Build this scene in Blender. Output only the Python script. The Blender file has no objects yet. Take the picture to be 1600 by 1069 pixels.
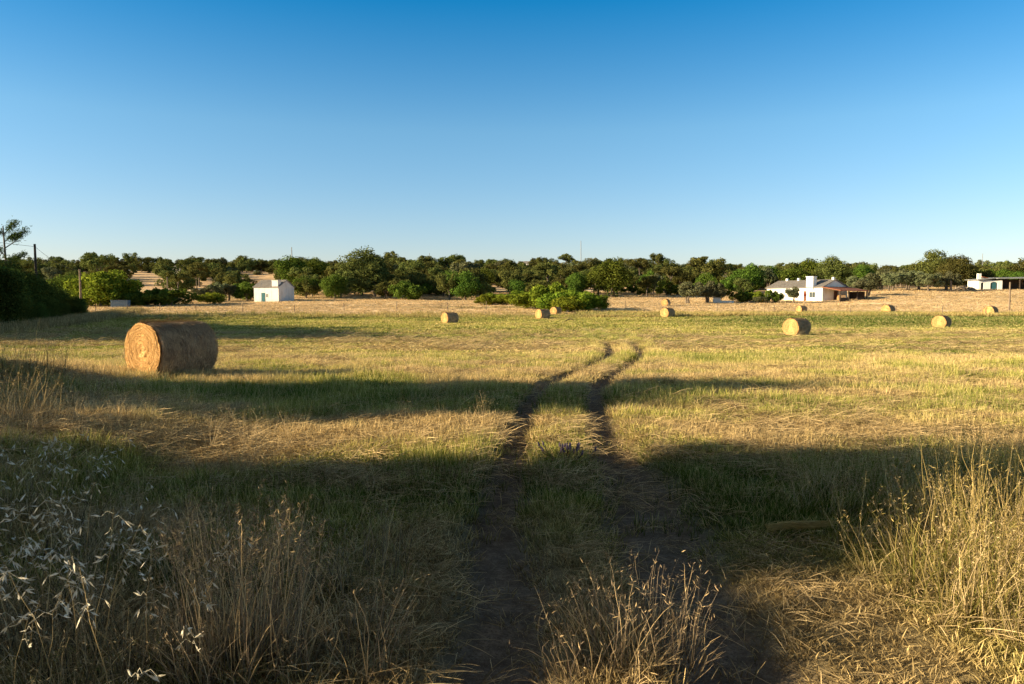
import bpy, math, random
import numpy as np
from mathutils import Vector, Matrix
random.seed(7)
R = np.random.default_rng(11)
sc = bpy.context.scene
COL = sc.collection
PI = math.pi
F = 1150.0                      # focal length in photo pixels (1600 wide)
HZ = 470.0                      # row of the true horizon in the photo
SUN_K = 0.20                    # shadows run towards +x and a little away
SUN_EL = math.radians(16.0)
TAN = math.tan(SUN_EL)

# ------------------------------------------------------------------ noise and terrain
_T = np.random.default_rng(5).random((8, 256, 256))
def vnoise(x, y, s, k=0):
    x = np.asarray(x, float) / s + 1000.0; y = np.asarray(y, float) / s + 1000.0
    xi = np.floor(x).astype(int); yi = np.floor(y).astype(int)
    fx = x - xi; fy = y - yi
    fx = fx * fx * (3 - 2 * fx); fy = fy * fy * (3 - 2 * fy)
    T = _T[k]
    a = T[xi & 255, yi & 255]; b = T[(xi + 1) & 255, yi & 255]
    c = T[xi & 255, (yi + 1) & 255]; d = T[(xi + 1) & 255, (yi + 1) & 255]
    return (a * (1 - fx) + b * fx) * (1 - fy) + (c * (1 - fx) + d * fx) * fy
def fbm(x, y, s, k=0, o=3):
    t = 0; w = 0; a = 1.0
    for i in range(o):
        t = t + a * vnoise(x, y, s / 2 ** i, (k + i) % 8); w += a; a *= .5
    return t / w
def sst(a, b, x):
    t = np.clip((np.asarray(x, float) - a) / (b - a), 0, 1)
    return t * t * (3 - 2 * t)

_py = [-400, 0, 10, 16, 30, 50, 70, 90, 105, 118, 145, 165, 190, 250, 300, 340, 380, 450, 700, 3000, 9000]
_pz = [-1.5, -1.63, -1.63, -1.68, -2.0, -2.3, -2.4, -2.25, -1.95, -1.2, -.1, 1.0, 2.6, 6.8, 10.6, 13.3, 14.2, 12, 2, 0, 0]
RUT_L = [(-6, -.1), (3, -.10), (4, -.07), (5.2, -.06), (7.4, -.02), (9.5, .06), (12.6, .34), (15, .68), (18.5, 1.75), (24, 3.1), (30, 4.0), (38, 4.9), (55, 5.9), (75, 6.9), (95, 5.5), (110, 3)]
RUT_R = [(-6, .95), (3, 1.0), (4, .99), (5.2, 1.05), (7.4, 1.12), (9.5, 1.2), (12.6, 1.45), (15, 1.8), (18.5, 2.75), (24, 4.2), (30, 5.2), (38, 6.1), (55, 7.2), (75, 8.2), (95, 6.8), (110, 4.3)]
def rutx(tab, y):
    t = np.array(tab); g = np.linspace(-10, 120, 1301)
    v = np.interp(g, t[:, 0], t[:, 1]); k = np.ones(25) / 25
    v = np.convolve(np.pad(v, 12, 'edge'), k, 'valid')
    return np.interp(y, g, v)
def rutdist(x, y):
    wob = (vnoise(x, y, 1.3, 3) - .5) * .16 + (vnoise(x, y, .35, 4) - .5) * .08
    a = np.abs(x + wob - rutx(RUT_L, y)); b = np.abs(x + wob - rutx(RUT_R, y))
    return a, b
def rutmask(x, y):
    a, b = rutdist(x, y)
    w = np.interp(y, [3, 6, 9, 14, 30, 70], [.24, .22, .20, .20, .25, .22])
    w2 = np.interp(y, [3, 5, 7.5, 10, 30], [.30, .36, .28, .21, .25])
    m = np.maximum(1 - sst(w * .55, w * 1.55, a), 1 - sst(w2 * .55, w2 * 1.55, b))
    return m * (1 - .75 * sst(30, 62, y)) * (1 - sst(62, 90, y))
def terrain(x, y):
    x = np.asarray(x, float); y = np.asarray(y, float)
    g = sum(np.interp(y + o * sst(20, 120, y), _py, _pz) for o in (-12, -6, 0, 6, 12)) / 5
    u = x / np.maximum(y, 60)
    m = 1 - .30 * sst(0, .55, u)
    g = np.where(g > 1.0, 1.0 + (g - 1.0) * m, g)
    g = g + 1.3 * sst(.36, .56, u) * sst(110, 165, y) * (1 - sst(300, 600, y))
    g = g + (fbm(x, y, 90, 1) - .5) * 3 * sst(180, 320, y)
    g = g + (fbm(x, y, 14, 2) - .5) * .35 * sst(22, 60, y) * (1 - .6 * sst(150, 200, y))
    g = g + (fbm(x, y, 1.6, 5) - .5) * .07 * (1 - sst(60, 120, y))
    g = g + .55 * np.exp(-((x + 10.2) / 2.2) ** 2 - ((y - 13) / 3.5) ** 2)
    g = g + .30 * sst(-3.2, -5.0, x) * np.exp(-((y - 6.5) / 4) ** 2)
    g = g + .22 * sst(66, 78, y) * (1 - sst(92, 100, y)) * sst(15, 30, x)
    rm = rutmask(x, y)
    return g - .11 * rm + (fbm(x, y, .22, 6) - .5) * .03 * (1 - sst(20, 40, y))
def tz(x, y): return float(terrain(np.array([x]), np.array([y]))[0])
def at(px, d):                  # a photo column and a depth in metres -> a point standing on the terrain
    x = (px - 800) / F * d
    return x, d, tz(x, d)

STRAW = np.array([.76, .56, .27]); GREEN = np.array([.175, .25, .034]); OLIVE = np.array([.52, .51, .115])
TAN_C = np.array([.86, .64, .39]); DIRT = np.array([.125, .09, .062])
def fieldcol(x, y):
    x = np.asarray(x, float); y = np.asarray(y, float)
    n1 = fbm(x / 2.4, y, 3.2, 0); n2 = fbm(x / 1.6, y, .9, 2, 2); n3 = fbm(x / 2.5, y, 9, 4)
    g = sst(.38, .72, .45 * n1 + .3 * n2 + .25 * n3)
    shade = (1 - sst(6.6, 7.6, y - .2 * x)) * (1 - sst(1.6, 2.6, x))  # near tree shade put into the field colour, browner and darker
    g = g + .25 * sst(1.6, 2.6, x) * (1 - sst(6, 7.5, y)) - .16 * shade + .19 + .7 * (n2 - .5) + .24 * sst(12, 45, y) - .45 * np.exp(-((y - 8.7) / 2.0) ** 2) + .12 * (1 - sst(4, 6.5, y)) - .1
    g = np.clip(g, 0, 1)[..., None]
    c = np.where(g < .5, STRAW + (OLIVE - STRAW) * g * 2, OLIVE + (GREEN - OLIVE) * (g - .5) * 2)
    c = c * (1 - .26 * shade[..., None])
    far = sst(30, 60, y)[..., None]
    c = c * (1 - .25 * far) + far * .25 * np.array([.44, .43, .10])
    # lush strip in front of the far fence on the right
    st = (sst(62, 70, y - .10 * (x - 40)) * (1 - sst(95, 99, y)) * sst(12, 30, x) * (.55 + .45 * n1))[..., None]
    c = c * (1 - st) + st * np.array([.085, .17, .025])
    dry = sst(99, 103, y + (n3 - .5) * 8)[..., None]
    t = TAN_C * (.72 + .55 * fbm(x / 4, y, 5, 3))[..., None]
    gg = (sst(.62, .75, fbm(x / 3, y, 12, 6)) * .6)[..., None] * (x < 20)[..., None]
    t = t * (1 - gg) + gg * np.array([.24, .22, .08])
    c = c * (1 - dry) + t * dry
    hill = sst(185, 200, y)[..., None]
    h = np.array([.70, .47, .27]) * (.75 + .5 * fbm(x, y, 22, 5))[..., None]
    hg = (sst(.5, .7, fbm(x, y, 30, 7)) * .55)[..., None]
    h = h * (1 - hg) + hg * np.array([.17, .14, .06])
    return c * (1 - hill) + h * hill

# ------------------------------------------------------------------ helpers
def mesh(name, V, Fq, attrs=None, smooth=False, mats=(), mat_idx=None):
    V = np.asarray(V, np.float32); Fq = np.asarray(Fq, np.int32); k = Fq.shape[1]
    me = bpy.data.meshes.new(name)
    me.vertices.add(len(V)); me.vertices.foreach_set('co', V.ravel())
    me.loops.add(Fq.size); me.loops.foreach_set('vertex_index', Fq.ravel())
    me.polygons.add(len(Fq)); me.polygons.foreach_set('loop_start', np.arange(0, Fq.size, k, dtype=np.int32))
    if smooth: me.polygons.foreach_set('use_smooth', np.ones(len(Fq), bool))
    for m in mats: me.materials.append(m)
    if mat_idx is not None: me.polygons.foreach_set('material_index', np.asarray(mat_idx, np.int32))
    for n, a in (attrs or {}).items():
        a = np.asarray(a, np.float32)
        if a.ndim == 1:
            at_ = me.attributes.new(n, 'FLOAT', 'POINT'); at_.data.foreach_set('value', a)
        else:
            at_ = me.attributes.new(n, 'FLOAT_VECTOR', 'POINT'); at_.data.foreach_set('vector', a.ravel())
    me.update(calc_edges=True)
    return me
def link(name, me, parent=None, loc=(0, 0, 0), rz=0):
    o = bpy.data.objects.new(name, me); COL.objects.link(o)
    o.location = loc; o.rotation_euler = (0, 0, rz)
    if parent: o.parent = parent
    return o
def tag(o, label=None, cat=None, group=None, kind=None):
    if label: o['label'] = label
    if cat: o['category'] = cat
    if group: o['group'] = group
    if kind: o['kind'] = kind
    return o
def thing(name, label, cat, loc=(0, 0, 0), rz=0, group=None):
    return tag(link(name, None, None, loc, rz), label, cat, group)
def dup(root, loc, rz=0, s=(1, 1, 1), label=None, group=None):
    r = root.copy(); COL.objects.link(r); r.location = loc; r.rotation_euler = (0, 0, rz); r.scale = s
    if label: r['label'] = label
    if group: r['group'] = group
    for ch in list(root.children):
        c = ch.copy(); COL.objects.link(c); c.parent = r
        for g in ch.children:
            d = g.copy(); COL.objects.link(d); d.parent = c
    return r
class MB:                       # collects boxes, prisms and tubes into one quad/tri mesh
    def __init__(s): s.v = []; s.f = []
    def add(s, v, f):
        n = len(s.v); s.v += [tuple(p) for p in v]; s.f += [tuple(i + n for i in q) for q in f]
    def box(s, x0, x1, y0, y1, z0, z1):
        s.add([(x0, y0, z0), (x1, y0, z0), (x1, y1, z0), (x0, y1, z0), (x0, y0, z1), (x1, y0, z1), (x1, y1, z1), (x0, y1, z1)],
              [(0, 3, 2, 1), (4, 5, 6, 7), (0, 1, 5, 4), (1, 2, 6, 5), (2, 3, 7, 6), (3, 0, 4, 7)])
    def tube(s, pts, rad, n=7):
        pts = [Vector(p) for p in pts]; rings = []
        for i, p in enumerate(pts):
            t = (pts[min(i + 1, len(pts) - 1)] - pts[max(i - 1, 0)]).normalized()
            a = t.cross(Vector((.31, .2, .93))).normalized()
            if a.length < .1: a = t.cross(Vector((1, 0, 0))).normalized()
            b = t.cross(a); r = rad[i] if hasattr(rad, '__len__') else rad
            rings.append([p + (a * math.cos(2 * PI * j / n) + b * math.sin(2 * PI * j / n)) * r for j in range(n)])
        v = [q for rg in rings for q in rg]; f = []
        for i in range(len(pts) - 1):
            for j in range(n): f.append((i * n + j, i * n + (j + 1) % n, (i + 1) * n + (j + 1) % n, (i + 1) * n + j))
        f.append(tuple(range(n))[::-1]); f.append(tuple(range((len(pts) - 1) * n, len(pts) * n)))
        s.add(v, f)
    def build(s, name, mat, parent=None, bevel=0, **kw):
        me = bpy.data.meshes.new(name); me.from_pydata(s.v, [], s.f); me.materials.append(mat); me.update()
        o = link(name, me, parent, **kw)
        if bevel:
            b = o.modifiers.new('b', 'BEVEL'); b.width = bevel; b.segments = 2; b.limit_method = 'ANGLE'
        return o

# ------------------------------------------------------------------ materials
def mat(name):
    m = bpy.data.materials.new(name); m.use_nodes = True; nt = m.node_tree; nt.nodes.clear()
    return m, nt, nt.nodes.new('ShaderNodeOutputMaterial')
def node(nt, t, **kw):
    n = nt.nodes.new(t)
    for k, v in kw.items(): setattr(n, k, v)
    return n
def mixc(nt, a, b, f, mode='MIX'):
    n = nt.nodes.new('ShaderNodeMix'); n.data_type = 'RGBA'; n.blend_type = mode; n.clamp_factor = True
    for s, v in ((6, a), (7, b), (0, f)):
        if hasattr(v, 'is_linked') or hasattr(v, 'links'): nt.links.new(v, n.inputs[s])
        elif isinstance(v, (int, float)): n.inputs[s].default_value = v
        else: n.inputs[s].default_value = (*v, 1)
    return n.outputs[2]
def mathn(nt, op, a, b=0.0, c=None):
    n = nt.nodes.new('ShaderNodeMath'); n.operation = op
    for i, v in enumerate((a, b) if c is None else (a, b, c)):
        if hasattr(v, 'links'): nt.links.new(v, n.inputs[i])
        else: n.inputs[i].default_value = v
    return n.outputs[0]
def attr(nt, name, typ='GEOMETRY', out='Fac'):
    n = node(nt, 'ShaderNodeAttribute', attribute_name=name, attribute_type=typ); return n.outputs[out]
def noise(nt, scale, detail=3, vec=None, rough=.55):
    n = node(nt, 'ShaderNodeTexNoise'); n.inputs['Scale'].default_value = scale; n.inputs['Detail'].default_value = detail
    n.inputs['Roughness'].default_value = rough
    if vec is not None: nt.links.new(vec, n.inputs['Vector'])
    return n.outputs[0]
def ramp(nt, fac, stops):
    n = node(nt, 'ShaderNodeValToRGB'); e = n.color_ramp.elements
    while len(e) < len(stops): e.new(.5)
    for q, (p, c) in zip(e, stops):
        q.position = p; q.color = (*c, 1) if hasattr(c, '__len__') else (c, c, c, 1)
    nt.links.new(fac, n.inputs[0]); return n.outputs[0]
def pos(nt): return nt.nodes.new('ShaderNodeNewGeometry').outputs['Position']
def objco(nt): return nt.nodes.new('ShaderNodeTexCoord').outputs['Object']
def bump(nt, h, strength=.4, dist=.02):
    n = node(nt, 'ShaderNodeBump'); n.inputs['Strength'].default_value = strength; n.inputs['Distance'].default_value = dist
    nt.links.new(h, n.inputs['Height']); return n.outputs[0]
def princ(nt, out, col, rough=.8, nrm=None, spec=.3):
    p = node(nt, 'ShaderNodeBsdfPrincipled'); p.inputs['Roughness'].default_value = rough
    p.inputs['Specular IOR Level'].default_value = spec
    if hasattr(col, 'links'): nt.links.new(col, p.inputs['Base Color'])
    else: p.inputs['Base Color'].default_value = (*col, 1)
    if nrm is not None: nt.links.new(nrm, p.inputs['Normal'])
    nt.links.new(p.outputs[0], out.inputs[0]); return p
def leafy(nt, out, col, trans=.25):
    d = node(nt, 'ShaderNodeBsdfDiffuse'); t = node(nt, 'ShaderNodeBsdfTranslucent'); m = node(nt, 'ShaderNodeMixShader')
    nt.links.new(col, d.inputs[0]); nt.links.new(col, t.inputs[0]); m.inputs[0].default_value = trans
    nt.links.new(d.outputs[0], m.inputs[1]); nt.links.new(t.outputs[0], m.inputs[2]); nt.links.new(m.outputs[0], out.inputs[0])

def m_ground():
    m, nt, o = mat('ground_soil')
    c = attr(nt, 'gcol', out='Color'); b = attr(nt, 'bare'); P = pos(nt)
    n1 = noise(nt, 9, 5, P, .7); n2 = noise(nt, 55, 4, P, .7)
    far = attr(nt, 'farw')
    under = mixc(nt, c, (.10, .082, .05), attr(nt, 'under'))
    dirt = ramp(nt, n1, [(.3, (.10, .073, .052)), (.5, (.18, .135, .098)), (.72, (.32, .245, .175))])
    dirt = mixc(nt, dirt, (.09, .065, .045), ramp(nt, n2, [(.5, 0), (.62, .7)]))
    dirt = mixc(nt, dirt, (.33, .25, .15), ramp(nt, noise(nt, 120, 2, P), [(.60, 0), (.66, .8)]))
    cc = mixc(nt, under, dirt, b)
    v = mathn(nt, 'MULTIPLY_ADD', noise(nt, .9, 6, P, .75), .7, .65)
    cc = mixc(nt, cc, (1, 1, 1), 0.0)
    mul = node(nt, 'ShaderNodeVectorMath', operation='SCALE'); nt.links.new(cc, mul.inputs[0]); nt.links.new(v, mul.inputs['Scale'])
    h = mathn(nt, 'ADD', n1, mathn(nt, 'MULTIPLY', n2, .5))
    princ(nt, o, mul.outputs[0], .95, bump(nt, h, .9, .03), .1); return m
def m_blade(name, inst=True, dry=.35, drycol=(.60, .45, .22), dark=1.0, trans=.25):
    m, nt, o = mat(name)
    base = attr(nt, 'tcol', 'INSTANCER' if inst else 'GEOMETRY', 'Color')
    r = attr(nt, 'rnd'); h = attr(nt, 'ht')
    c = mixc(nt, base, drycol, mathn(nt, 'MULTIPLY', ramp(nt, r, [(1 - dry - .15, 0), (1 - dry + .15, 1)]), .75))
    v = mathn(nt, 'MULTIPLY', mathn(nt, 'MULTIPLY_ADD', h, .95 * dark, .33 * dark), mathn(nt, 'MULTIPLY_ADD', mathn(nt, 'MULTIPLY', r, r), 1.0, .62))  # colour darkens towards the blade foot, painting in shade within the grass
    s = node(nt, 'ShaderNodeVectorMath', operation='SCALE'); nt.links.new(c, s.inputs[0]); nt.links.new(v, s.inputs['Scale'])
    leafy(nt, o, s.outputs[0], trans); return m
def m_leaf(name, a, b, trans=.22):
    m, nt, o = mat(name)
    r = attr(nt, 'rnd'); k = attr(nt, 'clump')
    oi = node(nt, 'ShaderNodeObjectInfo').outputs['Random']
    f = mathn(nt, 'ADD', mathn(nt, 'MULTIPLY', r, .5), mathn(nt, 'MULTIPLY', k, .5))
    c = mixc(nt, a, b, f)
    hs = node(nt, 'ShaderNodeHueSaturation'); nt.links.new(c, hs.inputs['Color'])
    nt.links.new(mathn(nt, 'MULTIPLY_ADD', oi, .06, .475), hs.inputs['Hue'])
    nt.links.new(mathn(nt, 'MULTIPLY_ADD', oi, .5, .75), hs.inputs['Value'])
    leafy(nt, o, hs.outputs[0], trans); return m
def m_simple(name, a, b, scale=3, rough=.85, bmp=.3, dist=.02, detail=5):
    m, nt, o = mat(name); C = objco(nt); n = noise(nt, scale, detail, C, .65)
    c = ramp(nt, n, [(.3, a), (.7, b)])
    princ(nt, o, c, rough, bump(nt, noise(nt, scale * 6, 4, C), bmp, dist)); return m
def m_plaster(name, a, stain):
    m, nt, o = mat(name); C = objco(nt)
    sep = node(nt, 'ShaderNodeSeparateXYZ'); nt.links.new(C, sep.inputs[0])
    mp = node(nt, 'ShaderNodeMapping'); mp.inputs['Scale'].default_value = (1, 1, .25); nt.links.new(C, mp.inputs[0])
    n = noise(nt, 1.6, 6, mp.outputs[0], .7)
    low = ramp(nt, sep.outputs[2], [(.0, .8), (.9, 0)])
    f = mathn(nt, 'ADD', ramp(nt, n, [(.48, 0), (.8, .65)]), mathn(nt, 'MULTIPLY', low, .45))
    princ(nt, o, mixc(nt, a, stain, f), .9, bump(nt, noise(nt, 25, 4, C), .25, .01), .2); return m
def m_tiles(name, a, b, c_, pitch=3.2):
    m, nt, o = mat(name); C = objco(nt)
    w = node(nt, 'ShaderNodeTexWave', wave_type='BANDS', bands_direction='X'); w.inputs['Scale'].default_value = pitch
    w.inputs['Distortion'].default_value = .4; nt.links.new(C, w.inputs[0])
    n = noise(nt, 1.7, 5, C, .7); n2 = noise(nt, 9, 2, C)
    c = mixc(nt, ramp(nt, n, [(.3, a), (.7, b)]), c_, ramp(nt, n2, [(.55, 0), (.7, .6)]))
    c = mixc(nt, c, (.02, .02, .02), ramp(nt, w.outputs[1], [(.0, .6), (.25, 0)]))
    princ(nt, o, c, .85, bump(nt, w.outputs[1], .6, .05)); return m
def m_bale_face():
    m, nt, o = mat('bale_end_straw'); C = objco(nt)
    n = noise(nt, 3.2, 5, C, .6)
    sep = node(nt, 'ShaderNodeSeparateXYZ'); nt.links.new(C, sep.inputs[0])
    cmb = node(nt, 'ShaderNodeCombineXYZ'); nt.links.new(sep.outputs[1], cmb.inputs[0])
    nt.links.new(mathn(nt, 'SUBTRACT', sep.outputs[2], .6), cmb.inputs[1])
    ln = node(nt, 'ShaderNodeVectorMath', operation='LENGTH'); nt.links.new(cmb.outputs[0], ln.inputs[0])
    rr = mathn(nt, 'MULTIPLY_ADD', n, .20, ln.outputs['Value'])
    band = mathn(nt, 'SINE', mathn(nt, 'MULTIPLY', rr, 95.0))
    band2 = mathn(nt, 'SINE', mathn(nt, 'MULTIPLY', rr, 37.0))
    f = mathn(nt, 'MULTIPLY_ADD', mathn(nt, 'ADD', band, band2), .05, noise(nt, 22, 5, C, .8))
    c = ramp(nt, f, [(.05, (.26, .13, .045)), (.35, (.64, .35, .12)), (.6, (.84, .50, .21)), (.85, (.92, .67, .38))])
    princ(nt, o, c, .9, bump(nt, f, 1.0, .05), .15); return m
def m_bale_side():
    m, nt, o = mat('bale_side_straw'); C = objco(nt)
    mp = node(nt, 'ShaderNodeMapping'); mp.inputs['Scale'].default_value = (9, 1.2, 1.2); mp.inputs['Rotation'].default_value = (0, .0, .25)
    nt.links.new(C, mp.inputs[0])
    n = noise(nt, 7, 6, mp.outputs[0], .75); n2 = noise(nt, 4, 4, C)
    f = mathn(nt, 'MULTIPLY_ADD', n2, .4, mathn(nt, 'MULTIPLY', n, .75))
    c = ramp(nt, f, [(.34, (.13, .09, .065)), (.50, (.38, .26, .165)), (.70, (.74, .53, .32))])
    princ(nt, o, c, .92, bump(nt, n, 1.0, .04), .1); return m
M = dict(
    ground=m_ground(),
    turf=m_blade('turf_blades', dry=.30), straw=m_blade('lying_straw', dry=.6, drycol=(.62, .46, .25), dark=1.15, trans=.1),
    tall=m_blade('tall_dry_blades', dry=.5, drycol=(.66, .50, .31), dark=.95), head=m_blade('seed_heads', dry=.3, drycol=(.5, .38, .25), dark=1.0),
    tallg=m_blade('clump_blades', inst=False, dry=.45, drycol=(.52, .37, .17), dark=.95),
    oat=m_simple('oat_husk', (.66, .60, .48), (.85, .80, .68), 30),
    leaf_oak=m_leaf('oak_leaves', (.046, .056, .016), (.195, .195, .056), .24),
    leaf_green=m_leaf('green_leaves', (.042, .070, .012), (.17, .22, .036), .24),
    leaf_bright=m_leaf('bright_leaves', (.095, .125, .014), (.33, .36, .042), .32),
    leaf_olive=m_leaf('olive_leaves', (.075, .085, .04), (.21, .215, .11)),
    leaf_dark=m_leaf('hedge_leaves', (.026, .045, .012), (.14, .18, .04)),
    bark=m_simple('bark', (.07, .052, .038), (.2, .155, .115), 4, bmp=.8, dist=.05),
    bale_face=m_bale_face(), bale_side=m_bale_side(),
    white=m_plaster('white_plaster', (.82, .80, .77), (.55, .50, .44)),
    worn=m_plaster('worn_plaster', (.66, .62, .60), (.42, .32, .27)),
    tiles=m_tiles('grey_roof_tiles', (.15, .135, .13), (.27, .24, .22), (.32, .27, .22)),
    red=m_tiles('red_roof_tiles', (.30, .095, .055), (.42, .16, .09), (.2, .08, .05)),
    sheet=m_tiles('roof_sheeting', (.20, .21, .22), (.33, .33, .33), (.24, .2, .17), 2),
    wood=m_simple('weathered_wood', (.12, .085, .06), (.28, .21, .15), 6, bmp=.6),
    darkwood=m_simple('dark_wood', (.03, .022, .017), (.08, .055, .04), 5),
    teal=m_simple('teal_paint', (.02, .08, .10), (.04, .13, .15), 3), glass=m_simple('window_glass', (.03, .04, .05), (.10, .12, .13), 2, .15, .0),
    frame=m_simple('painted_frame', (.62, .60, .56), (.72, .70, .66), 5), brown=m_simple('brown_door', (.13, .05, .03), (.2, .085, .05), 4),
    metal=m_simple('grey_metal', (.18, .19, .2), (.32, .33, .34), 5, .5), blue=m_simple('blue_grey_metal', (.10, .15, .20), (.18, .24, .30), 4, .6),
    stone=m_simple('rough_stone', (.17, .13, .10), (.38, .31, .24), 5, bmp=1, dist=.06), wire=m_simple('wire', (.05, .05, .05), (.09, .09, .09), 3),
    purple=m_simple('thistle_purple', (.09, .07, .12), (.20, .15, .22), 30), red_sign=m_simple('red_paint', (.35, .06, .04), (.45, .10, .06), 4),
)

# ------------------------------------------------------------------ ground sheet
def axis(stops):
    out = [stops[0][0]]
    for (a, s0), (b, s1) in zip(stops[:-1], stops[1:]):
        t = a
        while t < b - 1e-6:
            f = (t - a) / (b - a); t = min(b, t + s0 * (s1 / s0) ** f); out.append(t)
    return np.array(out)
ya = axis([(-300, 60), (-20, 2), (1.5, .09), (4, .05), (9, .07), (16, .12), (30, .3), (60, 1.0), (110, 1.6), (220, 3), (600, 8), (1500, 120), (9000, 1500)])
xh = axis([(0, .05), (2.6, .06), (6, .14), (12, .4), (30, 1.2), (90, 3), (220, 6), (500, 14), (1500, 120), (7000, 1500)])
xa = np.concatenate([-xh[:0:-1], xh])
X, Y = np.meshgrid(xa, ya); Z = terrain(X.ravel(), Y.ravel())
V = np.stack([X.ravel(), Y.ravel(), Z], 1); nx = len(xa); ny = len(ya)
i = np.arange(nx - 1)[None, :] + nx * np.arange(ny - 1)[:, None]; i = i.ravel()
Q = np.stack([i, i + 1, i + 1 + nx, i + nx], 1)
bare = rutmask(V[:, 0], V[:, 1])
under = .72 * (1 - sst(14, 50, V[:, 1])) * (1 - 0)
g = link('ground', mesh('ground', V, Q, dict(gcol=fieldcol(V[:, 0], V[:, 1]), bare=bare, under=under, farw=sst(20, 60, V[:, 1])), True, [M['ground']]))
tag(g, 'rolling mown hay field with dry fields rising behind', 'ground', kind='structure')

# ------------------------------------------------------------------ grass tufts
def blades(n, rad, h0, h1, w, lean=.35, droop=.3, segs=2, r=R, z0=0.0, flat=False):
    a = r.random(n) * 2 * PI; rr = rad * np.sqrt(r.random(n))
    bx = rr * np.cos(a); by = rr * np.sin(a)
    h = h0 + (h1 - h0) * r.random(n)
    la = a + r.normal(0, .9, n) if not flat else r.random(n) * 2 * PI
    ln = np.abs(r.normal(0, lean, n)) if not flat else r.uniform(1.25, 1.6, n)
    dr = r.uniform(.2, 1, n) * droop
    fa = r.random(n) * PI
    P = []; T = np.linspace(0, 1, segs + 1)
    px, py, pz = bx.copy(), by.copy(), np.full(n, -.01) + (r.random(n) * z0)
    pts = [(px, py, pz)]
    for k in range(segs):
        la = la + r.normal(0, .30, n) * (not flat); th = ln + r.normal(0, .07, n) + dr * (k + .5) / segs * 1.6
        st = h / segs
        px = px + st * np.sin(th) * np.cos(la); py = py + st * np.sin(th) * np.sin(la); pz = pz + st * np.cos(th)
        pts.append((px, py, pz))
    V = []; 
    for k, (x, y, z) in enumerate(pts):
        ww = w * (1 - .88 * T[k] ** 1.3) * .5
        dx = np.cos(fa) * ww; dy = np.sin(fa) * ww; dz = 0 * dx
        if flat: dx = -np.sin(la) * ww; dy = np.cos(la) * ww; dz = ww * .6
        V.append(np.stack([x - dx, y - dy, z - dz], 1)); V.append(np.stack([x + dx, y + dy, z + dz], 1))
    V = np.stack(V, 1)                     # n, 2(segs+1), 3
    m = 2 * (segs + 1); base = (np.arange(n) * m)[:, None]
    Fq = np.concatenate([base + np.array([2 * k, 2 * k + 1, 2 * k + 3, 2 * k + 2]) for k in range(segs)])
    rnd = np.repeat(r.random(n), m); ht = np.tile(np.repeat(T, 2), n)
    return V.reshape(-1, 3), Fq, rnd, ht, pts
def join(parts):
    V = []; Fq = []; A = []; B = []; n = 0
    for (v, f, a, b) in parts:
        V.append(v); Fq.append(f + n); A.append(a); B.append(b); n += len(v)
    return np.concatenate(V), np.concatenate(Fq), np.concatenate(A), np.concatenate(B)
def spikes(pts, n_each, ln, wd, r=R, up=.3, along=(.7, 1.0), spread=.03):
    # little husks along the top of each stem
    P = [np.stack(p, 1) for p in pts]; a, b = P[-2], P[-1]; N = len(a)
    V = []; 
    for k in range(n_each):
        t = r.uniform(0, 1, N)[:, None]; c = a + (b - a) * t + r.normal(0, spread, (N, 3))
        d = r.normal(0, 1, (N, 3)); d[:, 2] = up + d[:, 2] * .3; d /= np.linalg.norm(d, axis=1)[:, None]
        s = np.cross(d, r.normal(0, 1, (N, 3))); s /= np.linalg.norm(s, axis=1)[:, None]
        L = ln * r.uniform(.6, 1.2, (N, 1))
        V.append(np.stack([c, c + d * L * .4 + s * wd, c + d * L, c + d * L * .4 - s * wd], 1))
    V = np.concatenate(V).reshape(-1, 3); n = len(V) // 4
    return V, np.arange(n * 4).reshape(n, 4), np.repeat(r.random(n), 4), np.full(n * 4, .5)
src = bpy.data.collections.new('grass_sources')
def tuft_source(parts, m, name):
    c = bpy.data.collections.get(name) or bpy.data.collections.new(name)
    v, f, a, b = join(parts)
    me = mesh(name, v, f, dict(rnd=a, ht=b), False, [m])
    o = bpy.data.objects.new('%s_%02d' % (name, len(c.objects)), me); c.objects.link(o)
    return c
for k in range(6):
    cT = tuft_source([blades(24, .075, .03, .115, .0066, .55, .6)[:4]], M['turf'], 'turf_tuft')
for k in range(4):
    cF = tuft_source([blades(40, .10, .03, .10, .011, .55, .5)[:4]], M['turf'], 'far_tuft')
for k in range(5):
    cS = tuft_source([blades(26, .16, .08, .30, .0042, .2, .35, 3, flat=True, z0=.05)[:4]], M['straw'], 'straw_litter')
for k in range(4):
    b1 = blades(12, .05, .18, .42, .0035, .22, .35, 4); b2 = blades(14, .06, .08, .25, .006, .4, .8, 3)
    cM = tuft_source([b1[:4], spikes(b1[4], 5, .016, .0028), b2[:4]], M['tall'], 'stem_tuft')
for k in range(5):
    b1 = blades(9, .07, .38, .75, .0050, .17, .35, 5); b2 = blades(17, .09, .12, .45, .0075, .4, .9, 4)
    cL = tuft_source([b1[:4], spikes(b1[4], 8, .028, .0024, spread=.008, up=.8), b2[:4]], M['tall'], 'tall_tuft')
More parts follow.
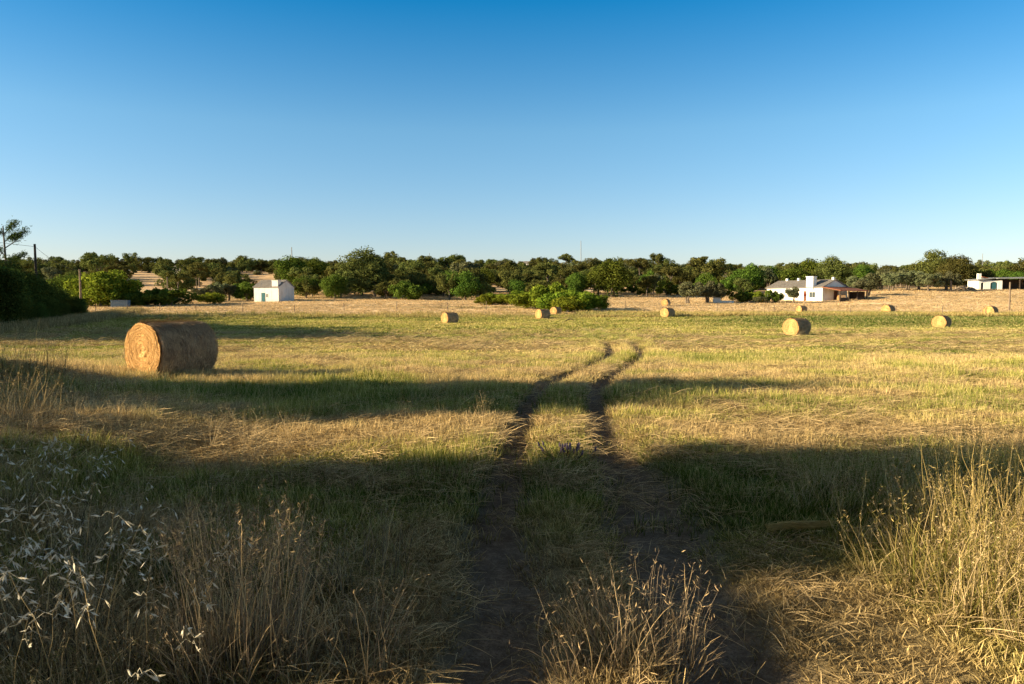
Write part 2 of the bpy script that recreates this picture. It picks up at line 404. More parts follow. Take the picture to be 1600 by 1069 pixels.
def scatter(name, label, pts, cols, colr, scl, cat='grass', tilt=.12):
    n = len(pts)
    nc = len(colr.objects)
    me = bpy.data.meshes.new(name); me.vertices.add(n); me.vertices.foreach_set('co', pts.astype(np.float32).ravel())
    def A(nm, ty, data, key):
        a = me.attributes.new(nm, ty, 'POINT'); a.data.foreach_set(key, data.ravel())
    rot = np.stack([R.normal(0, tilt, n), R.normal(0, tilt, n), R.random(n) * 2 * PI], 1).astype(np.float32)
    A('rot', 'FLOAT_VECTOR', rot, 'vector'); A('scl', 'FLOAT_VECTOR', scl.astype(np.float32), 'vector')
    A('tcol', 'FLOAT_VECTOR', cols.astype(np.float32), 'vector'); A('idx', 'INT', R.integers(0, nc, n).astype(np.int32), 'value')
    ng = bpy.data.node_groups.new(name, 'GeometryNodeTree')
    ng.interface.new_socket('Geometry', in_out='INPUT', socket_type='NodeSocketGeometry')
    ng.interface.new_socket('Geometry', in_out='OUTPUT', socket_type='NodeSocketGeometry')
    N = ng.nodes.new; gi = N('NodeGroupInput'); go = N('NodeGroupOutput'); ip = N('GeometryNodeInstanceOnPoints')
    ci = N('GeometryNodeCollectionInfo'); ci.inputs['Collection'].default_value = colr
    ci.inputs['Separate Children'].default_value = True; ci.inputs['Reset Children'].default_value = True
    def na(nm, ty):
        q = N('GeometryNodeInputNamedAttribute'); q.data_type = ty; q.inputs['Name'].default_value = nm
        return [s for s in q.outputs if s.enabled and s.name == 'Attribute'][0]
    L = ng.links.new; L(gi.outputs[0], ip.inputs['Points']); L(ci.outputs[0], ip.inputs['Instance'])
    ip.inputs['Pick Instance'].default_value = True
    L(na('idx', 'INT'), ip.inputs['Instance Index']); L(na('rot', 'FLOAT_VECTOR'), ip.inputs['Rotation']); L(na('scl', 'FLOAT_VECTOR'), ip.inputs['Scale'])
    L(ip.outputs[0], go.inputs[0])
    o = link(name, me); md = o.modifiers.new('scatter', 'NODES'); md.node_group = ng
    me.materials.append(colr.objects[0].data.materials[0])
    return tag(o, label, cat, kind='stuff')
def ring(d0, d1, dens, k=.85, pad=1.2):
    n = int(dens * (k * (d1 ** 2 - d0 ** 2) + 2 * pad * (d1 - d0)))
    d = np.sqrt(R.uniform(d0 ** 2, d1 ** 2, n)); x = R.uniform(-1, 1, n) * (k * d + pad)
    return x, d
def keep(x, y, p):
    m = R.random(len(x)) < p; return x[m], y[m]
BALES = []   # filled below, but needed to keep grass out from under them
def ptsz(x, y, dz=0): return np.stack([x, y, terrain(x, y) + dz], 1)

xs = []; ys = []; ss = []
for d0, d1, dens, s, k in ((1.5, 6, 330, 1.0, 0), (6, 12, 230, 1.0, 0), (12, 25, 95, 1.3, 0)):
    x, y = ring(d0, d1, dens)
    x, y = keep(x, y, np.clip(1 - 1.0 * rutmask(x, y), .035 * (y < 9), 1))
    xs.append(x); ys.append(y); ss.append(np.full(len(x), s))
x, y = ring(25, 55, 60, .2, 1.0); ra, rb = rutdist(x, y); x, y = keep(x, y, (np.minimum(ra, rb) < .8) * np.clip(1 - rutmask(x, y), 0, 1)); xs.append(x); ys.append(y); ss.append(np.full(len(x), 1.5))
x = np.concatenate(xs); y = np.concatenate(ys); s = np.concatenate(ss) * R.uniform(.6, 1.35, len(x))
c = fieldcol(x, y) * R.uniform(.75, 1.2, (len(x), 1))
gness = (c[:, 1] > c[:, 0])
hs = s * (.55 + 1.0 * fbm(x, y, .8, 1, 2) ** 1.5 * 1.6) * (1 + .35 * gness) * (.55 + .45 * sst(4.0, 8.0, y))
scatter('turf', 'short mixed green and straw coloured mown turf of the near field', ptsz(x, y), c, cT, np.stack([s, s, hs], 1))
xs = []; ys = []; ss = []
for d0, d1, dens, s in ((25, 50, 26, 2.3), (50, 103, 6.5, 4.2)):
    x, y = ring(d0, d1, dens, .8)
    ra, rb = rutdist(x, y); x, y = keep(x, y, (np.minimum(ra, rb) > (.62 if d0 < 40 else .5)) | (y > 70)); xs.append(x); ys.append(y); ss.append(np.full(len(x), s))
x = np.concatenate(xs); y = np.concatenate(ys); s = np.concatenate(ss) * R.uniform(.6, 1.3, len(x))
c = fieldcol(x, y) * R.uniform(.78, 1.2, (len(x), 1))
scatter('far_turf', 'yellow green turf of the far part of the mown field', ptsz(x, y), c, cF, np.stack([s, s, s * R.uniform(.25, .55, len(x))], 1))
x, y = ring(103, 185, 2.3, .8); s = R.uniform(3.5, 7.5, len(x)); c = fieldcol(x, y) * R.uniform(.8, 1.15, (len(x), 1))
scatter('far_stubble', 'tan stubble of the dry fields beyond the fences', ptsz(x, y), c, cF, np.stack([s, s, s * R.uniform(.2, .4, len(x))], 1))
x, y = ring(91, 104, 9, .8); x, y = keep(x, y, np.where((x > 9), 1.0, .12) * (.25 + .9 * sst(.3, .55, fbm(x / 2, y, 3, 2)))); s = R.uniform(2.5, 4.5, len(x))
c = np.array([.42, .33, .11]) * (1 - .6 * sst(.45, .6, fbm(x / 3, y, 4, 1))[:, None]) + np.array([.10, .14, .02]) * sst(.45, .6, fbm(x / 3, y, 4, 1))[:, None]; c = c * R.uniform(.7, 1.2, (len(x), 1))
scatter('tall_strip', 'strip of tall uncut brownish grass in front of the far fence', ptsz(x, y), c, cF, np.stack([s, s, R.uniform(4, 9, len(x))], 1))
yy = R.uniform(36, 112, 5200); xx = -np.interp(yy, [36, 50, 70, 90, 112], [29.5, 36.5, 43.5, 51, 57]) + R.normal(0, 1.1, len(yy)) - .5; s = R.uniform(1.6, 3, len(xx))
c = np.array([.36, .29, .14]) * R.uniform(.5, 1.2, (len(xx), 1))
scatter('hedge_foot_grass', 'tall dry grass growing along the foot of the dark left hedge', ptsz(xx, yy), c, cF, np.stack([s, s, R.uniform(5, 12, len(xx))], 1))
# straw left lying after mowing
xs = []; ys = []; ss = []
for d0, d1, dens, s in ((2, 6, 60, .8), (6, 12, 95, 1.0), (12, 25, 30, 1.3), (25, 60, 5, 2.4)):
    x, y = ring(d0, d1, dens, .8)
    w = sst(.42, .62, fbm(x / 2.2, y, 1.7, 6)) * np.where(y > 6.3, 1, .7) * np.where((x > 1.7) & (y < 6.5), .3, 1) + .9 * np.exp(-((y - 8.9) / 1.5) ** 2)
    x, y = keep(x, y, np.clip(w * (1 - rutmask(x, y)), .14 * (y < 8.5), 1)); xs.append(x); ys.append(y); ss.append(np.full(len(x), s))
x = np.concatenate(xs); y = np.concatenate(ys); s = np.concatenate(ss) * R.uniform(.6, 1.3, len(x))
c = np.array([.70, .51, .27]) * R.uniform(.6, 1.15, (len(x), 1)) * (1 - .15 * ((1 - sst(6.6, 7.6, y - .2 * x)) * (1 - sst(1.6, 2.6, x))))[:, None]  # tree shade close to the camera is mixed into the straw colour
scatter('straw_litter', 'pale cut straw lying in swaths over the turf', ptsz(x, y, .02), c, cS, np.stack([s, s, s], 1), 'straw', .18)
# thin seeding stems
x1, y1 = ring(4, 22, 4.5, .8)
w = sst(.5, .7, fbm(x1, y1, 2.0, 3)) * .8 + .9 * sst(-1.5, -3.2, x1) * (y1 < 11) + .5 * np.exp(-((y1 - 14) / 2.5) ** 2) * (x1 < 0)
x1, y1 = keep(x1, y1, np.clip(w * (1 - rutmask(x1, y1) * 1.2), 0, 1))
x2, y2 = ring(85, 104, 2.2, .8); x2, y2 = keep(x2, y2, np.where((x2 > 8) | (x2 < -34), .9, .25) * (np.abs(y2 - 97) < 6))
x = np.concatenate([x1, x2]); y = np.concatenate([y1, y2]); s = np.concatenate([R.uniform(.6, 1.25, len(x1)), R.uniform(1.6, 3.0, len(x2))])
c = fieldcol(x, y) * .9; c[len(x1):] = np.array([.27, .215, .085]) * R.uniform(.6, 1.3, (len(x2), 1))
scatter('seeding_stems', 'thin seeding grass stems standing above the turf', ptsz(x, y), c, cM, np.stack([s, s, s * np.where(y > 50, .55, 1)], 1))
# verges of uncut grass left and right of the camera
xv, yv = ring(1.6, 14, 75, .95)
nL = sst(-.55, -1.5, xv + (fbm(xv, yv, .9, 2) - .5) * 1.2) * (1 - sst(5.2, 6.6, yv + (xv + 3.5) * .35))
nL = np.maximum(nL, sst(-.50, -.60, xv / yv) * (yv < 13) * .8)
nR = sst(2.0, 2.7, xv + (fbm(xv, yv, .7, 3) - .5) * .9) * (1 - sst(5.6, 7.0, yv))
pr = np.maximum(nL * .5, nR * 1.2) * (.35 + .9 * sst(.35, .6, fbm(xv, yv, .5, 6)) * .75)
xv, yv = keep(xv, yv, pr)
s = R.uniform(.5, 1.0, len(xv)) * np.where(xv > 0, .95, .8) * np.where((xv < 0) & (yv > 4.6), .75, 1)
mixg = sst(.4, .7, fbm(xv, yv, .8, 5))[:, None]
cl = np.array([.42, .31, .19]) * (1 - mixg) + np.array([.09, .13, .03]) * mixg
cr = np.array([.46, .36, .12]) * (1 - mixg) + np.array([.20, .27, .035]) * mixg
c = np.where((xv > 0)[:, None], cr, cl) * R.uniform(.4, 1.6, (len(xv), 1))
scatter('uncut_grass', 'tall uncut dry grass along both edges of the foreground', ptsz(xv, yv), c, cL, np.stack([s, s, s], 1), 'grass', .16)

# foreground clumps, each a thing of its own
def clump(name, label, x, y, n, rad, h0, h1, col, seed, lean=.2, droop=.35, sp=8, husk=None, group=None, low=True):
    r = np.random.default_rng(seed)
    b1 = blades(n, rad, h0, h1, .0052, lean, droop, 6, r)
    b2 = blades(int(n * 1.4), rad * 1.15, h0 * .25, h1 * .55, .0068, lean * 2, .9, 4, r)
    parts = [b1[:4], b2[:4]] if husk else [b1[:4], spikes(b1[4], sp, .030, .0022, r, spread=.007, up=.8), b2[:4]]
    V, Fq, a, b = join(parts)
    V[:, 2] += terrain(V[:, 0] + x, V[:, 1] + y) - tz(x, y) if False else 0
    tc = np.array(col)[None] * (.62 + .85 * a[:, None] ** 2) * 1.12
    if husk:
        P = [np.stack(p, 1) for p in b1[4]]; VV = []
        for i in range(n):
            k = r.integers(4, 9)
            for j in range(k):
                t = r.uniform(0, 2.0); seg = 5 if t < 1 else 4; t = t % 1
                c = P[seg + 1][i] * (1 - t) + P[seg][i] * t
                ang = r.random() * 2 * PI; off = np.array([math.cos(ang), math.sin(ang), -.25]) * r.uniform(.015, .06); c = c + off
                d = np.array([math.cos(ang) * .5, math.sin(ang) * .5, -r.uniform(-.4, 1.1)]); d /= np.linalg.norm(d)
                c0 = P[seg + 1][i] * (1 - t) + P[seg][i] * t; up_ = np.array([0, 0, .0008]); mid_ = (c0 + c) / 2 + np.array([0, 0, .015])
                VV += [c0 - up_, mid_ - up_, mid_ + up_, c0 + up_, mid_ - up_, c - up_, c + up_, mid_ + up_]
                for sg in (-1, 1):
                    sd = np.cross(d, r.normal(0, 1, 3)); sd /= np.linalg.norm(sd); dd = d + sd * .22 * sg
                    L = r.uniform(.028, .044); VV += [c, c + dd * L * .35 + sd * .0042, c + dd * L, c + dd * L * .35 - sd * .0042]
        VV = np.array(VV); nh = len(VV)
        Fq2 = np.arange(nh).reshape(-1, 4) + len(V); mi = np.concatenate([np.zeros(len(Fq), int), np.ones(len(Fq2), int)])
        V = np.concatenate([V, VV]); Fq = np.concatenate([Fq, Fq2]); a = np.concatenate([a, np.ones(nh)]); b = np.concatenate([b, np.ones(nh)]); tc = np.concatenate([tc, np.ones((nh, 3))])
        me = mesh(name, V, Fq, dict(rnd=a, ht=b, tcol=tc), False, [M['tallg'], M['oat']], mi)
    else: me = mesh(name, V, Fq, dict(rnd=a, ht=b, tcol=tc), False, [M['tallg']])
    return tag(link(name, me, None, (x, y, tz(x, y))), label, 'grass clump', group)
OG = 'wild oats on the left verge'
clump('wild_oats', 'wild oats with pale papery husks nearest the bottom left corner', -1.72, 2.75, 30, .30, .6, .92, (.34, .29, .18), 1, .22, .5, husk=True, group=OG)
clump('wild_oats', 'wild oats with the thickest bunch of white husks at the far left edge', -2.15, 3.2, 44, .34, .6, .95, (.34, .29, .18), 2, .25, .5, husk=True, group=OG)
clump('wild_oats', 'sparse wild oats with white husks just left of the tall pale grass clump', -1.42, 3.0, 16, .26, .5, .8, (.36, .30, .18), 3, .25, .5, husk=True, group=OG)
clump('wild_oats', 'wild oats standing behind the others at the left edge, husks catching light', -3.1, 4.7, 26, .4, .6, .95, (.34, .29, .18), 4, .2, .5, husk=True, group=OG)
clump('dry_grass_clump', 'tall pale dry grass clump with feathery tops right of the wild oats', -1.18, 3.15, 190, .26, .48, .78, (.66, .50, .34), 5, .10, .22, 12)
clump('dry_grass_clump', 'loose pale grass clump with bent stems left of the left wheel rut', -.72, 3.2, 80, .26, .22, .55, (.60, .47, .33), 6, .28, .4, 4)
clump('dry_grass_clump', 'thin bleached upright grass clump behind the bent stems left of the ruts', -.95, 4.2, 70, .34, .3, .6, (.55, .44, .30), 16, .2, .3, 4)
clump('dry_grass_clump', 'bleached dry grass clump standing between the two wheel ruts at the bottom', .60, 3.35, 150, .27, .18, .44, (.66, .50, .35), 7, .20, .3, 4)
clump('dry_grass_clump', 'low loose grass clump at the bottom edge between the wheel ruts', .36, 3.05, 60, .20, .2, .42, (.55, .42, .3), 8, .3, .5, 3)
clump('reed_clump', 'tall golden sunlit stems with pale tips at the right edge', 3.05, 4.6, 150, .38, .5, .85, (.46, .38, .12), 9, .16, .25, 6, group='golden stems on the right verge')
clump('reed_clump', 'golden sunlit stems in front of the others near the bottom right corner', 2.5, 3.9, 120, .40, .3, .62, (.34, .34, .08), 10, .28, .4, 4, group='golden stems on the right verge')
clump('reed_clump', 'golden stems farthest back on the right verge beside the shadow edge', 3.9, 5.8, 120, .42, .45, .8, (.44, .38, .13), 12, .16, .25, 6, group='golden stems on the right verge')
clump('dry_grass_clump', 'arched tawny grass clump leaning over the shadow edge right of the ruts', 3.1, 8.1, 90, .40, .2, .45, (.42, .32, .15), 13, .4, .6, 3)
clump('lit_grass_clump', 'sunlit pale grass mound on the bank at the left edge above the oats', -8.9, 12.6, 260, 1.1, .5, 1.05, (.44, .36, .16), 14, .2, .35, 5, group='sunlit grass on the left bank')
clump('lit_grass_clump', 'sunlit pale grass mound at the left edge behind the wild oats', -5.5, 7.9, 150, .55, .4, .75, (.46, .35, .18), 15, .2, .35, 5, group='sunlit grass on the left bank')
# thistle between the ruts
e = thing('thistle', 'dark purple spiky thistle plant on the hump between the ruts', 'plant', (.55, 7.35, tz(.55, 7.35)))
r = np.random.default_rng(3); st = MB(); hd = MB()
for k in range(24):
    hd = MB(); bx = r.normal(0, .12); by = r.normal(0, .05); a = r.normal(0, .5); h = r.uniform(.09, .17)
    tp = (bx + a * h, by + r.normal(0, .02), h); st.tube([(bx * .1, by * .1, -.03), ((bx + tp[0]) / 2, by, h * .55), tp], [.004, .0035, .003], 5)
    hd.tube([(tp[0] * .9, tp[1] * .9, tp[2] * .9), tp, (tp[0] + a * .008, tp[1], tp[2] + .012), (tp[0] + a * .02, tp[1], tp[2] + .035), (tp[0] + a * .03, tp[1], tp[2] + .05)], [.002, .004, .011, .009, .003], 6); hd.build('flower_head', M['purple'], e)
st.build('stem', M['darkwood'], e)

# ------------------------------------------------------------------ round bales
def bale_meshes(seed, dens=1.0):
    r = np.random.default_rng(seed); rad = .6; L = 1.35; na = 72; nl = 26
    # axis along local x; end face that the camera sees at x = -L/2, resting on z = 0
    V = []; 
    for i in range(nl + 1):
        x = -L / 2 + L * i / nl
        for j in range(na):
            a = 2 * PI * j / na
            rr = rad * (1 + .022 * math.sin(3 * a + seed) + .02 * math.sin(2 * a + 1.3 + x)) + (vnoise(a * 3 + seed * 9, x * 5, .5, 2) - .5) * .075
            e = min(i, nl - i) / 3.0
            if e < 1: rr *= 1 - .075 * (1 - e) ** 2
            rr += .03 * math.exp(-((a - 1.5 * PI + .9) / .5) ** 2) + .03 * math.exp(-((a - 1.5 * PI - .9) / .5) ** 2) - .03 * (vnoise(a * 2 + 40, x * 2, .8, 6)); z = rad + rr * math.sin(a) * .985; z = max(z, .02)
            V.append((x, rr * math.cos(a) * 1.02, z))
    Q = [(i * na + j, i * na + (j + 1) % na, (i + 1) * na + (j + 1) % na, (i + 1) * na + j) for i in range(nl) for j in range(na)]
    V = np.array(V, float)
    side = [(V, np.array(Q))]
    # loose strands round the side, running around the roll
    n = int(5200 * dens); a0 = r.random(n) * 2 * PI; x0 = r.uniform(-L / 2, L / 2, n); ln = r.uniform(.1, .45, n) / rad; sk = r.normal(.12, .35, n)
    lift = r.uniform(.0, .03, n) + (r.random(n) < .22) * r.uniform(.02, .10, n)
    rows = []
    for k in range(4):
        t = k / 3; a = a0 + ln * t; rr = rad * 1.008 + .008 + lift * (t ** 2) ; x = np.clip(x0 + sk * ln * t * .3, -L / 2 - .02, L / 2 + .02)
        w = .0055 * (1 - .6 * t)
        for sg in (-1, 1): rows.append(np.stack([x + sg * w, rr * np.cos(a) * 1.02, np.maximum(rad + rr * np.sin(a) * .985, .01)], 1))
    SV = np.stack(rows, 1).reshape(-1, 3); b = (np.arange(n) * 8)[:, None]
    SQ = np.concatenate([b + np.array([2 * k, 2 * k + 1, 2 * k + 3, 2 * k + 2]) for k in range(3)])
    def jn(parts):
        vs = []; fs = []; k = 0
        for v, f in parts: vs.append(v); fs.append(f + k); k += len(v)
        return np.concatenate(vs), np.concatenate(fs)
    sv, sq = jn([side[0], (SV, SQ)])
    msd = mesh('straw_roll', sv, sq, None, False, [M['bale_side']])
    faces = []
    for sg in (-1, 1):
        nr = 26; FV = [(sg * (L / 2 - .01), 0, rad)]; 
        rim = V[0:na] if sg < 0 else V[-na:]
        for i in range(1, nr + 1):
            t = i / nr
            for j in range(na):
                p = rim[j]; y = p[1] * t; z = rad + (p[2] - rad) * t; a = 2 * PI * j / na
                d = .009 * math.sin(t * 38 + a + 2 * vnoise(y * 3, z * 3, .4, 1)) * (1 - t * .3) + (vnoise(y + seed, z, .07, 4) - .5) * .045 + (vnoise(y, z, .25, 5) - .5) * .08
                if i == nr: d = 0
                FV.append((sg * (L / 2 + d * .9 + .03 * (1 - t ** 3)), y, z))
        FQ = [(0, 1 + j, 1 + (j + 1) % na, 1 + (j + 1) % na) for j in range(na)]
        FQ = [(1 + i * na + j, 1 + (i + 1) * na + j, 1 + (i + 1) * na + (j + 1) % na, 1 + i * na + (j + 1) % na) for i in range(nr - 1) for j in range(na)]
        tri0 = [(1 + j, 1 + (j + 1) % na, 1 + (j + 2) % na, 0) for j in range(0, na, 2)]
        FQ = np.array(FQ + tri0); FV = np.array(FV, float)
        n = int(2600 * dens); rr0 = rad * .98 * np.sqrt(r.random(n)); a0 = r.random(n) * 2 * PI; ln = r.uniform(.06, .3, n) / np.maximum(rr0, .1); out = r.uniform(.02, .05, n)
        rows = []
        for k in range(4):
            t = k / 3; a = a0 + ln * t; rr = rr0 * (1 + .05 * t * np.sin(a0 * 7)); rr = np.minimum(rr, rad * 1.02)
            for s2 in (-1, 1):
                q = rr + s2 * .004 * (1 - .5 * t); rows.append(np.stack([sg * (L / 2 + out + .012 * t), q * np.cos(a), np.maximum(rad + q * np.sin(a), .01)], 1))
        SV = np.stack(rows, 1).reshape(-1, 3); b = (np.arange(n) * 8)[:, None]
        SQ = np.concatenate([b + np.array([2 * k, 2 * k + 1, 2 * k + 3, 2 * k + 2]) for k in range(3)])
        fv, fq = jn([(FV, FQ), (SV, SQ)])
        faces.append(mesh('end_face', fv, fq, None, False, [M['bale_face']]))
    return msd, faces
bm = [bale_meshes(1, 1.5), bale_meshes(2, .8)]
BL = [  # photo column, depth, facing angle (deg), diameter scale, mesh, label
    (268, 16.2, -119, 1.0, 0, 'large shaggy round hay bale nearest the camera on the left'),
    (1245, 49, -143, 1.0, 1, 'round hay bale lying right of centre in front of the white porch house'),
    (703, 78, -138, 1.0, 1, 'round hay bale standing alone left of the wheel tracks far across the field'),
    (848, 90, -140, 1.0, 1, 'round hay bale beside the bright green bush, in front of a smaller one'),
    (868.5, 101, -125, .9, 1, 'round hay bale half hidden behind another bale by the green bush'),
    (1043, 91, -135, 1.0, 1, 'round hay bale at the far edge of the field in front of the olive tree'),
    (1471, 66, -136, 1.0, 1, 'round hay bale in the green grass strip near the right edge'),
    (1387, 104, -140, 1.1, 1, 'round hay bale behind the tall grass between the house and the big trees'),
    (1547, 100, -140, 1.15, 1, 'round hay bale sunk in the tall grass in front of the low farmhouse'),
    (1252, 108, -150, .85, 1, 'pale round hay bale mostly hidden behind the tall grass strip'),
    (1314, 140, -190, .9, 1, 'small shaded round hay bale on the dry field in front of the red porch'),
    (1040, 128, -120, 1.0, 1, 'pinkish round hay bale on the dry field left of the olive tree'),
]
for px, d, ang, s, k, lab in BL:
    x = (px - 800) / F * d; e = thing('hay_bale', lab, 'hay bale', (x, d, tz(x, d) - .03), math.radians(ang) + PI, 'round hay bales in the fields'); e.scale = (s, s, s)
    link('straw_roll', bm[k][0], e); link('end_face', bm[k][1][0], e); link('end_face', bm[k][1][1], e)

# ------------------------------------------------------------------ trees
def crown_mesh(name, m, W, H, z0, nb, leaves, leaf, seed, shape=1.0, flat=.8, blob=.34):
    r = np.random.default_rng(seed); V = []; A = []; B = []
    # blobs through the crown volume
    cs = []
    for i in range(nb):
        while True:
            p = r.uniform(-1, 1, 3)
            if np.dot(p, p) < 1: break
        p = p / max(np.linalg.norm(p), .01) * (r.random() ** .42) * .80
        t = (p[2] + 1) / 2; wid = 1 - (1 - shape) * t if shape <= 1 else 1
        c = np.array([p[0] * W * wid, p[1] * W * wid, z0 + H * (.5 + .5 * p[2])])
        cs.append((c, r.uniform(.6, 1.15) * blob * min(W, H * .62), r.random()))
    per = leaves // nb
    for c, br, cl in cs:
        d = r.normal(0, 1, (per, 3)); d /= np.linalg.norm(d, axis=1)[:, None]
        rad = br * r.uniform(.35, 1.06, per) ** .5 * (1 + .25 * np.sin(d[:, 0] * 5 + cl * 9) * np.cos(d[:, 1] * 4))
        p = c + d * rad[:, None] * np.array([1.08, 1.08, flat])
        nrm = d * 1.0 + r.normal(0, .75, (per, 3)); nrm /= np.linalg.norm(nrm, axis=1)[:, None]
        a = np.cross(nrm, r.normal(0, 1, (per, 3))); a /= np.linalg.norm(a, axis=1)[:, None]; b = np.cross(nrm, a)
        s = leaf * r.uniform(.6, 1.3, (per, 1))
        V.append(np.stack([p - a * s, p - b * s * .6, p + a * s, p + b * s * .6], 1).reshape(-1, 3))
        A.append(np.repeat(r.random(per), 4)); B.append(np.full(per * 4, cl))
    V = np.concatenate(V); n = len(V) // 4
    V[:, 2] = np.maximum(V[:, 2], .02)
    return mesh(name, V, np.arange(n * 4).reshape(n, 4), dict(rnd=np.concatenate(A), clump=np.concatenate(B)), False, [m]), cs
def trunk_mesh(name, h, rad, cs, seed, limbs=6, multi=1):
    r = random.Random(seed); mb = MB()
    for q in range(multi):
        ox = r.uniform(-.5, .5) * (multi > 1); oy = r.uniform(-.3, .3) * (multi > 1)
        pts = [(ox, oy, -.25)]; rr = [rad * 1.35]
        for k in range(1, 6):
            t = k / 5; pts.append((ox * (1 + t * .8) + r.uniform(-.06, .06) * h * t, oy + r.uniform(-.06, .06) * h * t, h * t)); rr.append(rad * (1 - .55 * t))
        mb.tube(pts, rr, 8); top = Vector(pts[-1]); mid = Vector(pts[3])
        for j in range(limbs):
            c, b, _ = cs[r.randrange(len(cs))]; tgt = Vector(c); st = mid.lerp(top, r.random())
            m_ = st.lerp(tgt, .5) + Vector((0, 0, -.1 * h * .2)); mb.tube([st, m_, tgt], [rad * .42, rad * .28, rad * .08], 6)
    me = bpy.data.meshes.new(name); me.from_pydata(mb.v, [], mb.f); me.materials.append(M['bark'])
    return me
KINDS = {}
def kind(key, m, W, H, z0, nb, leaves, leaf, seed, tr=.22, multi=1, **kw):
    cm, cs = crown_mesh('crown', M[m], W, H, z0, nb, leaves, leaf, seed, **kw)
    tm = trunk_mesh('trunk', max(z0 + H * .35, .5), tr, cs, seed, multi=multi)
    KINDS.setdefault(key, []).append((cm, tm, z0 + H))
for s in range(5): kind('oak', 'leaf_oak', 3.4 + .4 * (s % 3), 4.8 + .5 * (s % 2), .7, 22, 5200, .17, 20 + s, flat=.85)
for s in range(3): kind('pine', 'leaf_oak', 3.6, 3.4, 3.4, 15, 4200, .17, 30 + s, flat=.6, blob=.5)
for s in range(3): kind('broad', 'leaf_green', 4.0, 6.9, .4, 34, 9000, .17, 40 + s, flat=1.0, shape=.75)
for s in range(2): kind('big', 'leaf_oak', 5.4, 10.6, .3, 60, 17000, .19, 50 + s, flat=1.0, shape=.72, blob=.30)
for s in range(3): kind('olive', 'leaf_olive', 2.5, 3.2, .9, 20, 6000, .12, 60 + s, flat=1.0, multi=2, tr=.16)
for s in range(3): kind('bush', 'leaf_bright', 2.4, 3.0, .0, 26, 8000, .11, 70 + s, flat=1.0, tr=.09, multi=2)
for s in range(2): kind('darkbush', 'leaf_green', 2.2, 2.4, .0, 20, 5200, .12, 80 + s, flat=1.0, tr=.09, multi=2)
for s in range(3): kind('hedge', 'leaf_dark', 3.3, 6.4, -.4, 90, 30000, .09, 90 + s, flat=1.0, shape=.7, tr=.14, multi=2, blob=.30)
for s in range(2): kind('shade', 'leaf_green', 2.3, 5.2, .4, 60, 17000, .13, 100 + s, flat=1.0, shape=.8, blob=.42)
CAT = dict(oak='oak_tree', pine='pine_tree', broad='broadleaf_tree', big='tall_tree', olive='olive_tree', bush='green_bush', darkbush='round_bush', hedge='hedge_tree', shade='shade_tree')
tr_rng = random.Random(4)
def tree(key, x, y, s, label, group=None, sz=None, v=None, z=None):
    cm, tm, h = KINDS[key][tr_rng.randrange(len(KINDS[key])) if v is None else v]
    cat = 'bush' if 'bush' in key else 'tree'
    e = thing(CAT[key], label, cat, (x, y, tz(x, y) if z is None else z), tr_rng.random() * 2 * PI, group); e.scale = (s, s, s * (sz or 1))
    link('trunk', tm, e); link('crown', cm, e)
    return e
def ptree(key, px, d, ytop, label, group=None, wfac=1.0, v=None):
    """a tree in photo column px at depth d whose top shows at row ytop"""
    x, y, z = at(px, d); i = 0 if v is None else v
    h = KINDS[key][i][2]; need = (HZ - ytop) / F * d - z; s = need / (h * .97); wfac = wfac * 1.24
    return tree(key, x, y, s * wfac, label, group, 1 / wfac, i)

# named trees and bushes near the far edge of the field
ptree('big', 566, 165, 389, 'tallest dark spreading tree on the left behind the white house', None, 1.0, 0)
ptree('big', 600, 178, 410, 'dark rounded tree merging with the right side of the tallest tree', None, .9, 1)
ptree('broad', 478, 158, 432, 'green tree directly right of the small white house', None, 1.1, 0)
ptree('broad', 518, 154, 438, 'small conical green tree between the white house and tallest tree', None, .8, 1)
ptree('broad', 455, 190, 402, 'green tree towering behind the small white house roof', None, .95, 2)
ptree('broad', 493, 196, 405, 'dark green tree behind and right of the small white house', None, .9, 0)
ptree('broad', 727, 150, 424, 'round green tree with a pale bare trunk at the far field edge', None, .95, 1)
ptree('darkbush', 642, 150, 436, 'small bright green round tree left of the pale trunked tree', None, .9, 0)
ptree('darkbush', 672, 168, 440, 'dark shrub left of the round green tree with the pale trunk', None, 1.3, 1)
ptree('broad', 955, 158, 405, 'tall green tree right of the bright bushes and the antenna mast', None, .85, 2)
ptree('broad', 935, 166, 420, 'narrower green tree touching the left of the tall green tree', None, .8, 0)
ptree('bush', 868, 113, 443, 'tall bright yellow green bush behind the pair of hay bales', None, 1.05, 0)
ptree('bush', 905, 109, 453, 'dark topped green bush at the right end of the bright bushes', None, 1.1, 1)
ptree('bush', 842, 118, 452, 'bright green bush at the left shoulder of the tall bright bush', None, 1.0, 2)
ptree('bush', 888, 106, 460, 'low bright green bush in front of the tall bright bush', None, 1.1, 2)
ptree('bush', 862, 109, 458, 'low bright green bush hugging the left foot of the tall bright bush', None, 1.5, 0)
ptree('bush', 822, 117, 457, 'broad low green bush left of the tall bright bush', None, 1.6, 1)
ptree('bush', 922, 112, 458, 'low green bush trailing off right of the bright bushes', None, 1.3, 2)
for k, (px, yt) in enumerate([(756, 461), (775, 458), (795, 459), (815, 455), (833, 456)]):
    ptree('bush', px, 128, yt, 'low green bush in the row left of the tall bright bush', 'low bushes in a row at the field edge', 1.5, k % 3)
ptree('olive', 1077, 136, 441, 'grey green olive tree beside the small white hut, left of the two', None, 1.15, 0)
ptree('olive', 1106, 138, 440, 'grey green olive tree beside the small white hut, right of the two', None, 1.1, 1)
ptree('olive', 1122, 143, 450, 'small grey olive tree directly behind the small white hut', None, 1.1, 2)
ptree('broad', 1166, 190, 413, 'broad dark tree with an open trunk left of the porch house', None, 1.15, 1)
